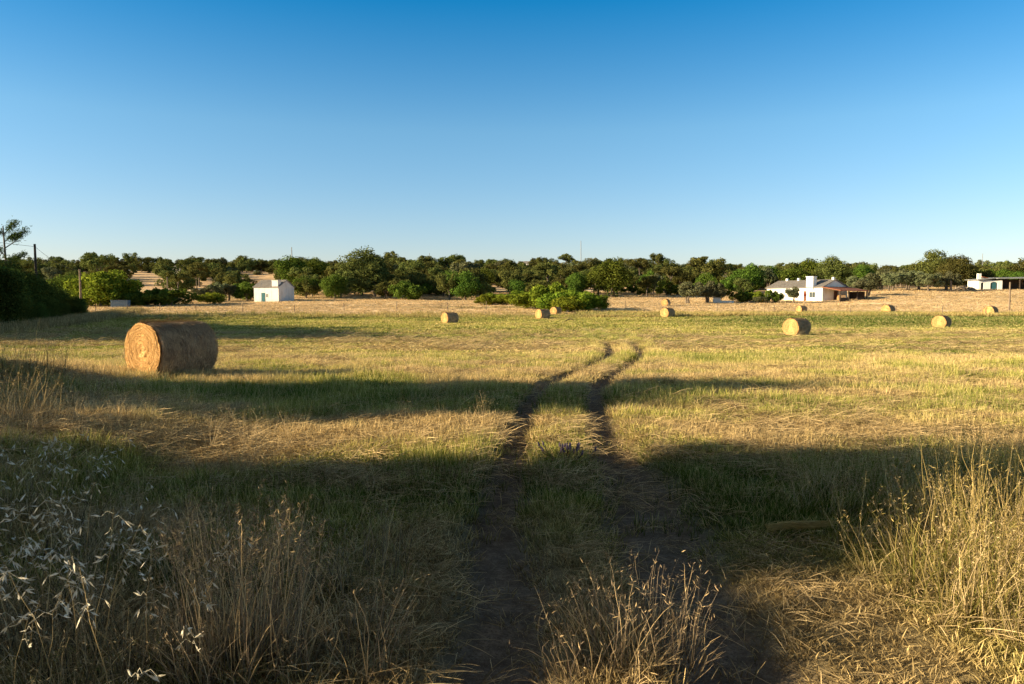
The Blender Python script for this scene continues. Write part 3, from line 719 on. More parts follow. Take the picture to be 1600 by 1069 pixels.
ptree('broad', 1200, 215, 416, 'dark tree behind the left end of the porch house', None, 1.1, 2)
ptree('broad', 1242, 188, 418, 'low dark tree right behind the roof of the porch house', None, 1.1, 0)
ptree('broad', 1270, 196, 405, 'olive green tree behind the chimney of the porch house', None, 1.0, 1)
ptree('big', 1300, 186, 401, 'large dark green tree rising behind the porch house gable', None, .95, 0)
ptree('broad', 1345, 205, 414, 'bright green tree right of the large tree behind the porch house', None, .9, 2)
ptree('darkbush', 1153, 141, 452, 'small bright green tree right of the small white hut', None, 1.1, 0)
ptree('bush', 1182, 140, 455, 'clipped green bush left of the porch house wall', None, 1.2, 1)
ptree('olive', 1186, 137, 463, 'low grey shrub in front of the clipped bush at the porch house', None, 1.7, 2)
ptree('olive', 1238, 136, 448, 'small grey tree growing against the porch house front wall', None, .75, 0)
ptree('darkbush', 1207, 138, 452, 'thin small tree at the left corner of the porch house', None, .7, 1)
ptree('big', 1455, 188, 389, 'tallest rounded dark tree on the right behind the dry field', None, .85, 1)
ptree('big', 1492, 180, 400, 'wide dark tree right of the tallest tree on the right', None, 1.2, 0)
ptree('olive', 1478, 162, 425, 'grey green olive below the wide dark tree on the right', None, 1.0, 1)
for k, (px, yt, d) in enumerate([(1352, 436, 150), (1374, 424, 175), (1392, 426, 165), (1412, 422, 170), (1434, 424, 166), (1452, 426, 160), (1335, 432, 170), (1365, 428, 190), (1400, 418, 200)]):
    ptree('olive', px, d, yt, 'grey green olive in the row between the porch house and tallest right tree', 'olives in a row above the dry field', 1.15, k % 3)
for k, (px, yt, d) in enumerate([(1520, 419, 200), (1545, 421, 205), (1572, 416, 200), (1597, 407, 195), (1622, 414, 200), (1512, 428, 185)]):
    ptree('oak', px, d, yt, 'dark rounded tree in the row behind the low farmhouse', 'trees behind the low farmhouse', 1.1, k % 3)
# left middle distance
ptree('bush', 163, 125, 424, 'bright yellow green tree right of the dark hedge', None, 1.1, 0)
ptree('bush', 183, 128, 432, 'bright green tree with slim stem behind the blue container', None, .9, 1)
ptree('broad', 113, 135, 428, 'dull green tree rising right behind the dark hedge', None, 1.2, 0)
ptree('darkbush', 226, 128, 448, 'dark round bush right of the blue container', 'dark bushes at the left field edge', 1.1, 0)
ptree('darkbush', 243, 129, 450, 'dark round bush, middle of three right of the blue container', 'dark bushes at the left field edge', 1.0, 1)
ptree('darkbush', 268, 128, 449, 'wide dark bush, rightmost of three right of the blue container', 'dark bushes at the left field edge', 1.25, 0)
ptree('bush', 331, 134, 455, 'small bright green round bush left of the small white house', None, 1.3, 2)
for k, (px, yt) in enumerate([(318, 447), (341, 442), (357, 443)]):
    ptree('olive', px, 142 + k * 2, yt, 'slim grey green shrub left of the small white house', 'slim shrubs left of the white house', .9, k)
ptree('darkbush', 386, 148, 440, 'light green small tree touching the left of the small white house', None, .9, 1)
ptree('oak', 376, 170, 428, 'dark rounded tree up the slope left of the small white house', None, 1.1, 3)
# dark hedge trees on the left (they throw the long shadow over the far field)
HED = [(-45.5, 64, 7.0), (-49, 70, 7.3), (-51.8, 76, 7.6), (-41, 58, 6.3), (-39.5, 47, 8.0), (-43.1, 53, 7.6), (-45.1, 59, 5.77), (-47.1, 65, 6.23), (-49.6, 71, 6.51), (-52.6, 78, 6.6), (-55.6, 85, 6.42), (-58.6, 92, 5.77), (-61.1, 99, 4.65), (-63.6, 105, 3.16), (-37.5, 38, 11), (-41.5, 43, 12), (-45.5, 48, 12.6), (-49.6, 53, 12.6), (-54.1, 58, 12.6), (-58.6, 64, 11.5), (-60.6, 74, 11), (-64.6, 82, 11), (-55.6, 69, 9.3), (-68.6, 90, 12), (-49.6, 58, 6.14), (-53.6, 90, 3.35), (-49.6, 79, 2.98), (-46.1, 70, 3.16), (-43.6, 65, 2.79), (-48.1, 75, 2.42), (-51.6, 84, 2.79), (-56.6, 96, 3.16)]
for k, (x, y, h) in enumerate(HED):
    s = h / 6.6; tree('hedge', x, y, s, 'dense dark hedge tree in the shaded row at the left edge', 'dark hedge trees at the left edge', 1.0, k % 3)
x, y, z = at(12, 84)
e = thing('bare_topped_pine', 'tall wispy pine sticking out above the dark hedge at the left edge', 'tree', (x, y, z)); e.scale = (1.25, 1.25, 1.25); mb = MB()
mb.tube([(0, 0, 0), (.1, 0, 4), (-.1, 0, 8.6)], [.16, .12, .05], 7); br = [(5.6, 1.6, .5), (6.3, -1.2, .7), (7.0, 1.9, 1.3), (8.3, .9, .7), (8.2, -1.2, .1), (7.6, 1.2, .4)]
for zz, dx, dz in br: mb.tube([(0, 0, zz - .4), (dx * .5, .1, zz + dz * .2), (dx, .2, zz + dz)], [.05, .04, .015], 5)
mb.build('trunk', M['bark'], e)
r = np.random.default_rng(8); V = []; A = []
for zz, dx, dz in br:
    for k in range(500):
        t = r.uniform(.35, 1.05); c = np.array([dx * t, .2 * t, zz - .4 + (dz + .4) * t]) + r.normal(0, .17, 3) * np.array([1.3, 1.3, .9])
        a = r.normal(0, 1, 3); a /= np.linalg.norm(a); b = np.cross(a, r.normal(0, 1, 3)); b /= np.linalg.norm(b)
        V += [c - a * .13, c - b * .025, c + a * .13, c + b * .025]; A += [r.random()] * 4
V = np.array(V); link('crown', mesh('crown', V, np.arange(len(V)).reshape(-1, 4), dict(rnd=A, clump=A), False, [M['leaf_dark']]), e)
# out-of-frame trees: left ones throw near shadow bands, rear ones added to block skylight
for k, (x, y, s, sz) in enumerate([(-20, 1.8, 1.02, 1.38), (-21.5, -.9, 1.0, 1.15), (-20, -3.7, 1.1, .82), (-22, -7.5, 1.2, 1.0), (-13, -6, 1.3, 1.3), (-7, -8.5, 1.5, 1.3), (-.5, -10, 1.5, 1.35), (6, -10.5, 1.5, 1.3), (12, -9, 1.4, 1.3), (-22, 6.8, .8, 1.55), (-22.6, 8.5, .85, 1.72), (-24.5, 10.2, .55, 1.95), (-14.6, 6.0, .54, .98)]):
    tree('shade', x, y, s, 'leafy shade tree out of view beyond the left edge, or added behind the viewer to block skylight', 'shade trees out of view', sz, k % 2)

# trees scattered over the hillside
HOLES = [(404, 436, 32), (240, 432, 46), (140, 432, 10), (612, 438, 9), (700, 440, 9), (752, 441, 9), (918, 446, 12), (1030, 434, 7), (545, 440, 8), (1385, 440, 22), (330, 446, 14)]
def in_hole(px, py): return any(abs(px - a) < c and b - 5 < py < b + 22 for a, b, c in HOLES)
hr = random.Random(21); placed = []
for k in range(6000):
    if len(placed) >= 285: break
    d = 160 + 180 * hr.random() ** .85; px = hr.uniform(-30, 1630)
    x, y, z = at(px, d); py = HZ - z / d * F
    if in_hole(px, py) or (385 < px < 470 and d < 185) or (1185 < px < 1345 and d < 185) or (px > 1345 and d < 205): continue
    if d < 178 and not (250 < px < 340 or 480 < px < 860 or 925 < px < 1180): continue
    if vnoise(x, y, 60, 2) < .25 and hr.random() < .6: continue
    if any((x - a) ** 2 + (y - b) ** 2 < 7.4 ** 2 for a, b in placed): continue
    if px > 1340 and d < 215: continue
    placed.append((x, y)); kk = hr.random(); big = hr.random() < .10
    s = hr.uniform(.78, 1.25) * (1.25 if big else 1)
    if kk < .70: tree('oak', x, y, s, 'dark round crowned evergreen oak scattered up the wooded slope', 'oaks on the wooded hillside', hr.uniform(.85, 1.15))
    elif kk < .84: tree('olive', x, y, s * 1.45, 'pale grey green olive among the darker trees on the hillside', 'olives on the wooded hillside', 1.0)
    else: tree('pine', x, y, s * .95, 'flat topped umbrella pine among the round oaks on the hillside', 'umbrella pines on the wooded hillside', 1.0)

cnt = 0
for k in range(4000):
    if cnt >= 75: break
    px = hr.choice([hr.uniform(478, 925), hr.uniform(478, 925), hr.uniform(955, 1185), hr.uniform(1345, 1610)]); d = hr.uniform(150, 186) + (12 if px > 925 else 0) + (25 if px > 1340 else 0); x, y, z = at(px, d)
    if 595 < px < 640 and d > 160 or 370 < px < 478 or (200 < px < 290 and d > 150): continue
    if any((x - a) ** 2 + (y - b) ** 2 < 4.6 ** 2 for a, b in placed): continue
    placed.append((x, y)); cnt += 1; u = hr.random(); s = hr.uniform(.7, 1.05)
    if u < .5: tree('oak', x, y, s, 'dark evergreen oak in the belt along the foot of the hill', 'oaks along the foot of the hill', hr.uniform(.8, 1.05))
    elif u < .8: tree('darkbush', x, y, s * 1.5, 'low dark thicket in the belt along the foot of the hill', 'thickets along the foot of the hill', hr.uniform(.8, 1.1))
    else: tree('broad', x, y, s * .8, 'small green leafy tree in the belt along the foot of the hill', 'leafy trees along the foot of the hill', 1.0)
xs = []
for k in range(9000):
    if len(xs) >= 1900: break
    d = hr.uniform(205, 410); px = hr.uniform(-350, 1950); x, y, z = at(px, d); py = HZ - min(z, 13.5) / d * F
    if in_hole(px, py): continue
    if any((x - a) ** 2 + (y - b) ** 2 < 4.5 ** 2 for a, b in placed): continue
    placed.append((x, y)); xs.append((x, y, z - .9))
cc = bpy.data.collections.new('wood_crowns')
for k in range(5):
    o = bpy.data.objects.new('wood_crown', KINDS['oak'][k][0]); cc.objects.link(o)
o = bpy.data.objects.new('wood_crown', KINDS['olive'][0][0]); cc.objects.link(o)
pp = np.array(xs); q = R.uniform(.7, 1.15, len(pp)); print('hill trees', len(placed), len(xs))
tag(scatter('distant_wood', 'far off evergreen wood covering the hillside behind the nearer trees', pp, np.ones((len(pp), 3)), cc, np.stack([q, q, q * .95], 1), 'wood', 0.0), kind='stuff')

# ------------------------------------------------------------------ buildings
def wallbox(x0, x1, y0, y1, h, apex=None, t=0):
    """shell of walls; gables at x0 and x1 (ridge along x) when apex is set"""
    mb = MB(); v = [(x0, y0, -.6), (x1, y0, -.6), (x1, y1, -.6), (x0, y1, -.6), (x0, y0, h), (x1, y0, h), (x1, y1, h), (x0, y1, h)]
    f = [(0, 1, 5, 4), (2, 3, 7, 6)]
    if apex:
        ym = (y0 + y1) / 2; v += [(x0, ym, apex), (x1, ym, apex)]; f += [(1, 2, 6, 9, 5), (3, 0, 4, 8, 7)]
    else: f += [(1, 2, 6, 5), (3, 0, 4, 7), (4, 5, 6, 7)]
    mb.add(v, f); return mb
def gable_roof(x0, x1, y0, y1, h, apex, ov=.3, t=.14):
    mb = MB(); ym = (y0 + y1) / 2; sl = (apex - h) / (ym - y0)
    for sg, ye in ((-1, y0), (1, y1)):
        yo = ye + sg * ov; zo = h - sl * ov + .02; za = apex + .02
        a = [(x0 - ov, yo, zo), (x1 + ov, yo, zo), (x1 + ov, ym, za), (x0 - ov, ym, za)]
        b = [(p[0], p[1], p[2] + t) for p in a]; mb.add(a + b, [(0, 1, 2, 3), (4, 7, 6, 5), (0, 4, 5, 1), (1, 5, 6, 2), (2, 6, 7, 3), (3, 7, 4, 0)])
    return mb
def window(parent, x, z, w, h, y0, shutter=None):
    f = MB(); t = .07
    f.box(x - w / 2, x + w / 2, y0 - .04, y0 + .03, z, z + t); f.box(x - w / 2, x + w / 2, y0 - .04, y0 + .03, z + h - t, z + h)
    f.box(x - w / 2, x - w / 2 + t, y0 - .038, y0 + .03, z + t, z + h - t); f.box(x + w / 2 - t, x + w / 2, y0 - .038, y0 + .03, z + t, z + h - t); f.box(x - t / 3, x + t / 3, y0 - .036, y0 + .03, z + t, z + h - t)
    o = f.build('window', M['frame'], parent); p = MB(); p.box(x - w / 2 + t, x + w / 2 - t, y0 - .012, y0 + .02, z + t, z + h - t); p.build('pane', M['glass'], o)
    return o
# porch house: local x along the long front wall, front at y = 0 facing -y, right gable at x = Lx
cx, cy, cz = at(1284, 140)
Lx, Wd = 13.6, 7.0
rz = math.radians(-152 + 90)           # front normal points along -152 degrees
hz_ = tz(cx - 3, cy + 3)
e = thing('porch_house', 'long low white farmhouse with grey roof, big chimney and red tiled porch', 'house', (cx, cy, cz - .05), rz)
EH, AP = 2.75, 4.15
w = wallbox(-Lx, 0, 0, Wd, EH, AP); w.build('wall', M['white'], e)
rf = gable_roof(-Lx, 0, 0, Wd, EH, AP, .25); ro = rf.build('roof', M['tiles'], e)
c = MB(); c.box(-3.6, -2.0, -.25, .75, EH - .4, EH + 2.0); c.box(-3.68, -1.92, -.33, .83, EH + 2.0, EH + 2.12); c.build('chimney', M['white'], ro)
for xx in (-11.5, -8.6, -.4):
    c = MB(); c.box(xx - .22, xx + .22, Wd / 2 - .22, Wd / 2 + .22, AP - .1, AP + .55); c.build('chimney', M['white'], ro)
c = MB(); c.box(-4.3, -3.7, -.06, .02, 0, 2.05); d_ = c.build('door', M['brown'], e)
c = MB(); c.box(-3.85, -3.8, -.1, -.06, 1.0, 1.1); c.build('handle', M['metal'], d_)
window(e, -2.3, .75, 1.5, 1.15, 0); window(e, -9.9, .9, .8, 1.0, 0)
c = MB(); PD = 4.2
v = [(.02, -.3, EH - .02), (.02, Wd + .6, EH - .02), (PD, Wd + .6, EH - .75), (PD, -.3, EH - .75)]
c.add(v + [(p[0], p[1], p[2] + .12) for p in v], [(0, 3, 2, 1), (4, 5, 6, 7), (0, 1, 5, 4), (1, 2, 6, 5), (2, 3, 7, 6), (3, 0, 4, 7)])
pr_ = c.build('porch_roof', M['red'], e)
for yy in (-.1, 2.3, 4.7, Wd + .4):
    c = MB(); c.box(PD - .3, PD - .12, yy - .09, yy + .09, -.5, EH - .76); c.build('porch_post', M['darkwood'], e)
c = MB(); c.box(.3, PD - .35, Wd - .1, Wd + .02, -.4, EH - .85); c.build('porch_screen', M['darkwood'], e)
c = MB(); c.box(PD - .26, PD - .2, .1, 2.1, -.4, .75); c.box(PD - .26, PD - .2, 4.9, Wd, -.4, .75); c.build('porch_railing', M['darkwood'], e)
c = MB(); c.box(.01, .09, 3.2, 4.2, 0, 2.05); c.build('door', M['brown'], e)
c = MB(); c.box(1.2, 2.6, 2.4, 3.4, .68, .74)
for a, b in ((1.25, 2.45), (2.5, 2.45), (1.25, 3.3), (2.5, 3.3)): c.box(a, a + .06, b, b + .06, -.3, .68)
t = c.build('garden_table', M['wood']); t.location = (cx, cy, cz - .05); t.rotation_euler = (0, 0, rz); tag(t, 'wooden table standing under the red tiled porch', 'table')
# round red sign on a pole in front of the house wall
x, y, z = at(1257, 135.5); e = thing('round_sign', 'small round red sign on a pole in front of the white farmhouse', 'sign', (x, y, z)); c = MB(); c.tube([(0, 0, -.2), (0, 0, 1.5)], .03, 6); c.build('pole', M['metal'], e)
c = MB(); c.tube([(0, -.03, 1.55), (0, .03, 1.55)], .28, 16); c.build('sign_plate', M['red_sign'], e)
# small white house on the left
cx, cy, cz = at(436, 141); e = thing('small_white_house', 'small worn white house with grey gable roof and square chimney', 'house', (cx, cy, cz - .15), math.radians(-112 + 90))
Lx, Wd, EH, AP = 5.9, 4.6, 3.0, 4.3
wallbox(-Lx, 0, 0, Wd, EH, AP).build('wall', M['worn'], e); ro = gable_roof(-Lx, 0, 0, Wd, EH, AP, .18).build('roof', M['tiles'], e)
c = MB(); c.box(-1.5, -.1, -.06, .9, EH - .25, EH + 1.2); c.box(-1.56, -.04, -.12, .96, EH + 1.2, EH + 1.3); c.build('chimney', M['worn'], ro)
c = MB(); c.box(-4.1, -3.2, -.05, .02, .2, 1.9); d_ = c.build('door', M['teal'], e); c = MB(); c.box(-3.35, -3.3, -.09, -.05, 1.0, 1.1); c.build('handle', M['metal'], d_)
window(e, -2.75, 1.0, .55, .75, 0); c = MB(); c.box(-4.3, -1.9, -1.0, -.06, -.5, .2); c.box(-4.0, -2.2, -1.5, -1.0, -.5, .0); c.build('steps', M['stone'], e)
# low farmhouse at the right edge
cx, cy, cz = at(1527, 168); e = thing('low_farmhouse', 'low white farmhouse with arched openings and a sheet roof at the right edge', 'house', (cx, cy, cz - .1), math.radians(-8))
mb = MB(); H = 2.15
def arch_wall(mb, x0, x1, openings, h, y=0, t=.3):
    xs = [x0]
    for a, b, oh in openings: xs += [a, b]
    xs.append(x1)
    for i in range(0, len(xs), 2): mb.box(xs[i], xs[i + 1], y, y + t, -.5, h)
    for a, b, oh in openings:
        n = 8; r_ = (b - a) / 2; xm = (a + b) / 2; prev = None
        for k in range(n):
            t0 = PI * k / n; t1 = PI * (k + 1) / n; xa0 = xm - r_ * math.cos(t0); xb0 = xm - r_ * math.cos(t1); z0_ = oh - r_ * .6 + r_ * .6 * math.sin((t0 + t1) / 2)
            mb.box(xa0, xb0, y, y + t, z0_, h)
arch_wall(mb, 0, 5.0, [(.5, 1.1, 1.7), (2.5, 4.0, 1.85)], H); mb.box(-.001, .3, .3, 5, -.5, H); mb.box(0, 20, 5, 5.3, -.5, H + .4); mb.box(4.7, 5.0, .3, 5, -.5, H); mb.build('wall', M['white'], e)
c = MB(); v = [(-.4, -.5, H + .02), (3.4, -.5, H + .45), (3.4, 6, H + .55), (-.4, 6, H + .25)]; v2 = [(3.4, -1.4, H + .35), (22, -1.4, H + .42), (22, 6, H + 1.0), (3.4, 6, H + .7)]
for q in (v, v2): c.add(q + [(p[0], p[1], p[2] + .12) for p in q], [(0, 3, 2, 1), (4, 5, 6, 7), (0, 1, 5, 4), (1, 2, 6, 5), (2, 3, 7, 6), (3, 0, 4, 7)])
ro = c.build('roof', M['sheet'], e); c = MB(); c.box(1.2, 1.9, 3.0, 3.7, H, H + 1.7); c.build('chimney', M['white'], ro)
c = MB(); c.add([(1.9, 2.6, H + .9), (3.2, 2.6, H + .6), (3.2, 4, H + .6), (1.9, 4, H + .9), (1.9, 2.6, H + 1.0), (3.2, 2.6, H + .7), (3.2, 4, H + .7), (1.9, 4, H + 1.0)], [(0, 3, 2, 1), (4, 5, 6, 7), (0, 1, 5, 4), (1, 2, 6, 5), (2, 3, 7, 6), (3, 0, 4, 7)]); c.build('chimney_tiles', M['red'], ro)
c = MB(); c.box(2.7, 3.8, .12, .2, -.3, 1.8); c.build('door', M['teal'], e)
for xx in (8, 11, 14, 17): c = MB(); c.box(xx, xx + .2, -1.2, -1.0, -.5, H + .35); c.build('porch_post', M['darkwood'], e)
c = MB(); c.box(5.1, 20, 3.9, 4.0, -.5, H + .3); c.build('inner_wall', M['darkwood'], e)
# small white hut and low wall
x, y, z = at(1120, 138); e = thing('small_hut', 'tiny white hut with a low attached wall beside the olive trees', 'hut', (x, y, z - .1), math.radians(-12))
c = MB(); c.box(-.7, .6, 0, 1.2, -.3, 1.15); c.box(.6, 3.1, .3, .55, -.3, .55); c.build('wall', M['white'], e); c = MB(); c.box(-.8, .7, -.1, 1.3, 1.15, 1.27); c.build('roof', M['sheet'], e)
# houses glimpsed among the hillside trees
for px, d, wd, hh, mt, lab in [(277, 300, 4, 2.2, 'white', 'white cottage gleaming among the hillside trees on the left'), (818, 345, 6, 3.0, 'white', 'pale building between tree crowns on the hill crest near the centre'), (1178, 230, 3.0, 3.0, 'worn', 'sandy chimney like building behind the trees left of the porch house'), (1152, 205, 9, 2.6, 'stone', 'brown stone barn wall behind the trees left of the porch house')]:
    x, y, z = at(px, d); e = thing('hill_cottage', lab, 'house', (x, y, z), math.radians(-20)); up = 1.0 if d > 320 else 0
    wallbox(-wd / 2, wd / 2, 0, 4, hh + up, hh + up + 1.1).build('wall', M[mt], e); gable_roof(-wd / 2, wd / 2, 0, 4, hh + up, hh + up + 1.1, .2).build('roof', M['tiles'], e)
    window(e, wd * .2, 1 + up, .9, 1.0, 0)

# ------------------------------------------------------------------ poles, masts, fences, container
def pole(px, d, ytop, rad, name, label, cat, m='wood', ybase=None, arm=False, group=None):
    x, y, z = at(px, d); h = (HZ - ytop) / F * d - z
    e = thing(name, label, cat, (x, y, z - .1), 0, group); c = MB(); c.tube([(0, 0, 0), (.02 * h * .3, 0, h * .5), (0, 0, h + .1)], [rad * 1.1, rad, rad * .85], 8); c.build('shaft', M[m], e)
    if arm: c = MB(); c.box(-.5, .5, -.05, .05, h - .5, h - .4); c.tube([(-.4, 0, h - .4), (-.4, 0, h - .2)], .04, 6); c.tube([(.4, 0, h - .4), (.4, 0, h - .2)], .04, 6); c.build('crossarm', M[m], e)
    return x, y, z, h
A_ = pole(58.5, 85, 382, .14, 'utility_pole', 'dark utility pole standing up behind the hedge at the left', 'pole', 'darkwood')
B_ = pole(127, 120, 421, .16, 'utility_pole', 'pale wooden utility pole between the hedge and the bright green tree', 'pole')
c = MB()
def sag(a, b, s, n=8): return [tuple(np.array(a) * (1 - t) + np.array(b) * t - np.array([0, 0, s * 4 * t * (1 - t)])) for t in np.linspace(0, 1, n)]
ta = (A_[0], A_[1], A_[2] + A_[3] - .3); tb = (B_[0], B_[1], B_[2] + B_[3] - .2)
c.tube(sag(ta, tb, .6), .018, 4); c.tube(sag(ta, (-60, 60, 8.5), .5), .018, 4); w_ = c.build('power_line', M['wire']); tag(w_, 'thin power line hanging from the dark pole at the left', 'cable')
pole(263, 150, 433, .12, 'utility_pole', 'short weathered pole behind the dark bushes left of the white house', 'pole')
pole(457.5, 330, 387, .22, 'antenna_mast', 'thin mast above the trees behind the small white house', 'mast', 'metal')
pole(907, 350, 377, .16, 'antenna_mast', 'tallest thin mast on the crest right of the centre', 'mast', 'metal')
pole(1531.5, 260, 397, .1, 'antenna_mast', 'thin mast with small prongs above the low farmhouse', 'mast', 'metal')
pole(671.5, 345, 396, .16, 'antenna_mast', 'short faint mast on the crest left of the centre', 'mast', 'metal')
pole(1576, 110, 441, .13, 'wooden_post', 'tall leaning brown post in the dry field at the right edge', 'post')
pole(1484, 160, 439, .22, 'wooden_post', 'stout brown post beside the rubble wall near the low farmhouse', 'post')
# shaggy grass and fallen straw round the foot of each bale
xs = []; ys = []
for (px, d, ang, s_, k, lab) in BL[:7]:
    x = (px - 800) / F * d; a = math.radians(ang); n = 420 if d < 20 else 60
    u = R.uniform(-.85, .85, n); v = R.choice([-1, 1], n) * R.uniform(.30, .75, n); m = R.random(n) < .25; u = np.where(m, R.choice([-1, 1], n) * R.uniform(.68, .95, n), u); v = np.where(m, R.uniform(-.6, .6, n), v)
    xs.append(x + u * math.cos(a) - v * math.sin(a)); ys.append(d + u * math.sin(a) + v * math.cos(a))
xs = np.concatenate(xs); ys = np.concatenate(ys); s = R.uniform(.8, 1.9, len(xs)); c = fieldcol(xs, ys) * R.uniform(.7, 1.15, (len(xs), 1))
scatter('bale_foot_grass', 'longer grass left unmown around the foot of the hay bales', ptsz(xs, ys), c, cT, np.stack([s, s, s * 1.35], 1))
# wire fence along the far edge of the hay field: one thing per run
def fence(name, label, pts, hgt=1.15, wires=3):
    x0, y0 = pts[0]; e = thing(name, label, 'fence', (x0, y0, tz(x0, y0))); z0 = tz(x0, y0); rr = random.Random(len(pts))
    tops = []
    for (x, y) in pts:
        z = tz(x, y) - z0; h = hgt * rr.uniform(.85, 1.2); dx = rr.uniform(-.06, .06); c = MB(); c.tube([(x - x0, y - y0, z - .2), (x - x0 + dx, y - y0, z + h)], [.06, .05], 6); c.build('post', M['wood'], e); tops.append((x - x0 + dx * .7, y - y0, z))
    c = MB()
    for k in range(wires):
        for a, b in zip(tops[:-1], tops[1:]):
            zz = .3 + .35 * k; c.tube(sag((a[0], a[1], a[2] + zz), (b[0], b[1], b[2] + zz), .04, 4), .007, 3)
    c.build('wire', M['wire'], e)
def row(pairs): return [((px - 800) / F * d, d) for px, d in pairs]
fence('wire_fence', 'post and wire fence along the far right edge of the hay field', row([(977, 118), (1045, 112), (1120, 108), (1210, 104), (1270, 102), (1328, 100), (1400, 98), (1472, 96), (1540, 94), (1610, 92)]))
fence('wire_fence', 'old post and wire fence along the far left edge of the hay field', row([(150, 104), (200, 105), (250, 106), (307, 107), (380, 108), (460, 109), (538, 110), (620, 111), (700, 112), (760, 113)]), 1.2)
x, y, z = at(188, 122); e = thing('water_tank', 'blue grey corrugated metal tank at the left field edge', 'tank', (x, y, z), math.radians(8)); c = MB(); c.box(-1.4, 1.2, 0, 1.3, 0, 1.15)
for k in range(9): c.box(-1.35 + k * .29, -1.25 + k * .29, -.04, 0, .05, 1.1)
c.build('body', M['blue'], e, .03); c = MB(); c.box(-1.45, 1.25, -.07, 1.36, 1.15, 1.22); c.build('lid', M['blue'], e)
# rubble wall near the farmhouse
x, y, z = at(1505, 165); r_ = random.Random(9)
me_v = []; mb = MB()
for k in range(150):
    a = r_.uniform(-2.6, 2.6); h = r_.uniform(0, 1.1) * (1 - abs(a) / 3.4); s = r_.uniform(.1, .24); b = r_.uniform(-.35, .35)
    mb.box(a - s, a + s, b - s * .8, b + s * .8, h - s * .5, h + s * .5)
o = mb.build('rubble_wall', M['stone'], None, .03, loc=(x, y, z)); tag(o, 'broken rubble wall heap left of the low farmhouse', 'wall', kind='thing')
# fallen branch by the ruts in the far field and dry bundle in the foreground
x, y, z = at(889, 80); mb = MB(); mb.tube([(-.6, 0, .02), (-.2, .05, .3), (.25, 0, .42), (.5, 0, .2)], [.03, .06, .05, .02], 6); mb.tube([(0, 0, .38), (.1, .1, .6)], [.03, .01], 5)
tag(mb.build('fallen_branch', M['darkwood'], None, loc=(x, y, z)), 'dark bent branch lying on the field right of the paired bales', 'branch')
x, y, z = at(700, 114); mb = MB(); mb.tube([(-.2, 0, 0), (0, 0, .7), (-.2, 0, 1.2)], [.05, .04, .02], 6); mb.tube([(0, 0, .6), (.5, 0, .9)], [.03, .01], 5)
tag(mb.build('dead_stick', M['darkwood'], None, loc=(x, y, z)), 'dead forked stick standing at the far field edge behind a bale', 'branch')
x, y = 1.97, 4.95; mb = MB(); r_ = random.Random(5)
for k in range(230):
    a = r_.uniform(-.04, .04); b = r_.gauss(0, .035); h = r_.uniform(-.03, .04)
    x0 = r_.uniform(-.22, .0); x1 = x0 + r_.uniform(.08, .28)
    mb.tube([(x0, a + r_.gauss(0, .03), h + r_.gauss(0, .012)), ((x0 + x1) / 2, b, .025 + h), (x1, b + r_.uniform(-.03, .03), h + .015)], [.002, .003, .0015], 3)
o = mb.build('straw_bundle', bpy.data.materials['oat_husk'], None, loc=(x, y, tz(x, y) + .09), rz=.12); o.scale = (1.15, .6, .55); o.data.materials[0] = m_simple('bundle_straw', (.34, .25, .08), (.55, .42, .16), 20)
tag(o, 'small golden wisp of twisted straw lying right of the right wheel rut', 'straw')

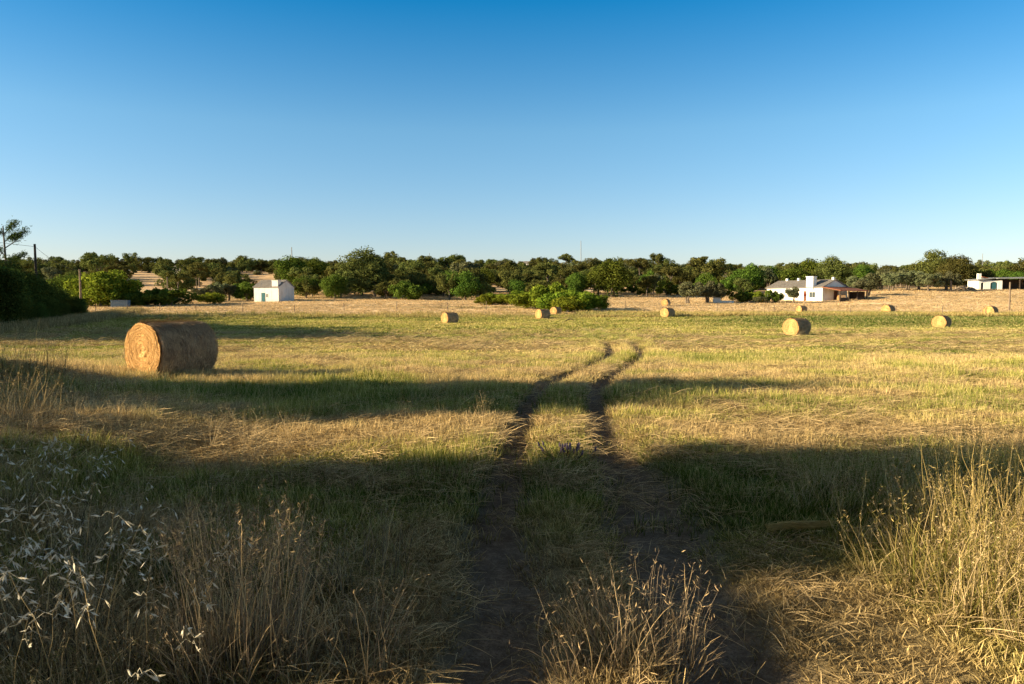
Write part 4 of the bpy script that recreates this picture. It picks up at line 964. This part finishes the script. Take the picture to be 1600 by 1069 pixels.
# ------------------------------------------------------------------ camera, sun, sky
cam = bpy.data.cameras.new('camera'); co = bpy.data.objects.new('camera', cam); COL.objects.link(co); sc.camera = co
cam.sensor_width = 36; cam.lens = 36 * F / 1600; cam.clip_end = 20000; cam.clip_start = .05
co.location = (0, 0, 0); co.rotation_euler = (math.radians(90) - math.atan((534.5 - HZ) / F), 0, 0)
cam.dof.use_dof = False
sd = Vector((-1, -SUN_K, 0)).normalized(); to_sun = Vector((sd.x * math.cos(SUN_EL), sd.y * math.cos(SUN_EL), math.sin(SUN_EL)))
L = bpy.data.lights.new('sun', 'SUN'); L.energy = 12.5; L.angle = math.radians(.55); L.color = (1, .81, .50)
lo = bpy.data.objects.new('sun', L); COL.objects.link(lo); lo.rotation_euler = to_sun.to_track_quat('Z', 'Y').to_euler()
W = bpy.data.worlds.new('World'); sc.world = W; W.use_nodes = True; nt = W.node_tree; nt.nodes.clear()
sky = node(nt, 'ShaderNodeTexSky', sky_type='NISHITA'); sky.sun_disc = False; sky.sun_elevation = SUN_EL
sky.sun_rotation = math.atan2(to_sun.x, to_sun.y); sky.altitude = 300; sky.air_density = 1.0; sky.dust_density = .5; sky.ozone_density = 3.0
hsv = node(nt, 'ShaderNodeHueSaturation'); hsv.inputs['Saturation'].default_value = 1.1; nt.links.new(sky.outputs[0], hsv.inputs['Color'])
bg = node(nt, 'ShaderNodeBackground'); bg.inputs[1].default_value = .15; ow = node(nt, 'ShaderNodeOutputWorld')
tc = node(nt, 'ShaderNodeTexCoord'); sp = node(nt, 'ShaderNodeSeparateXYZ'); nt.links.new(tc.outputs['Generated'], sp.inputs[0])
gr = ramp(nt, sp.outputs[2], [(.0, (1.34, 1.10, 1.20)), (.10, (1.30, 1.22, 1.23)), (.22, (1.12, 1.34, 1.30)), (.37, (.10, 1.04, 1.30)), (.52, (1.5, .85, .50)), (.9, (2.1, 1.05, .55))])
for q in range(4): pass
cm_ = node(nt, 'ShaderNodeVectorMath', operation='MULTIPLY'); nt.links.new(hsv.outputs[0], cm_.inputs[0]); nt.links.new(gr, cm_.inputs[1])
nt.links.new(cm_.outputs[0], bg.inputs[0]); nt.links.new(bg.outputs[0], ow.inputs[0])
sc.view_settings.view_transform = 'Standard'; sc.view_settings.look = 'None'; sc.view_settings.exposure = 0
sc.render.engine = 'CYCLES'; sc.cycles.max_bounces = 4; sc.cycles.diffuse_bounces = 2; sc.cycles.use_adaptive_sampling = True; sc.cycles.adaptive_threshold = .03; sc.cycles.use_denoising = True
sc.cycles.sample_clamp_indirect = 4
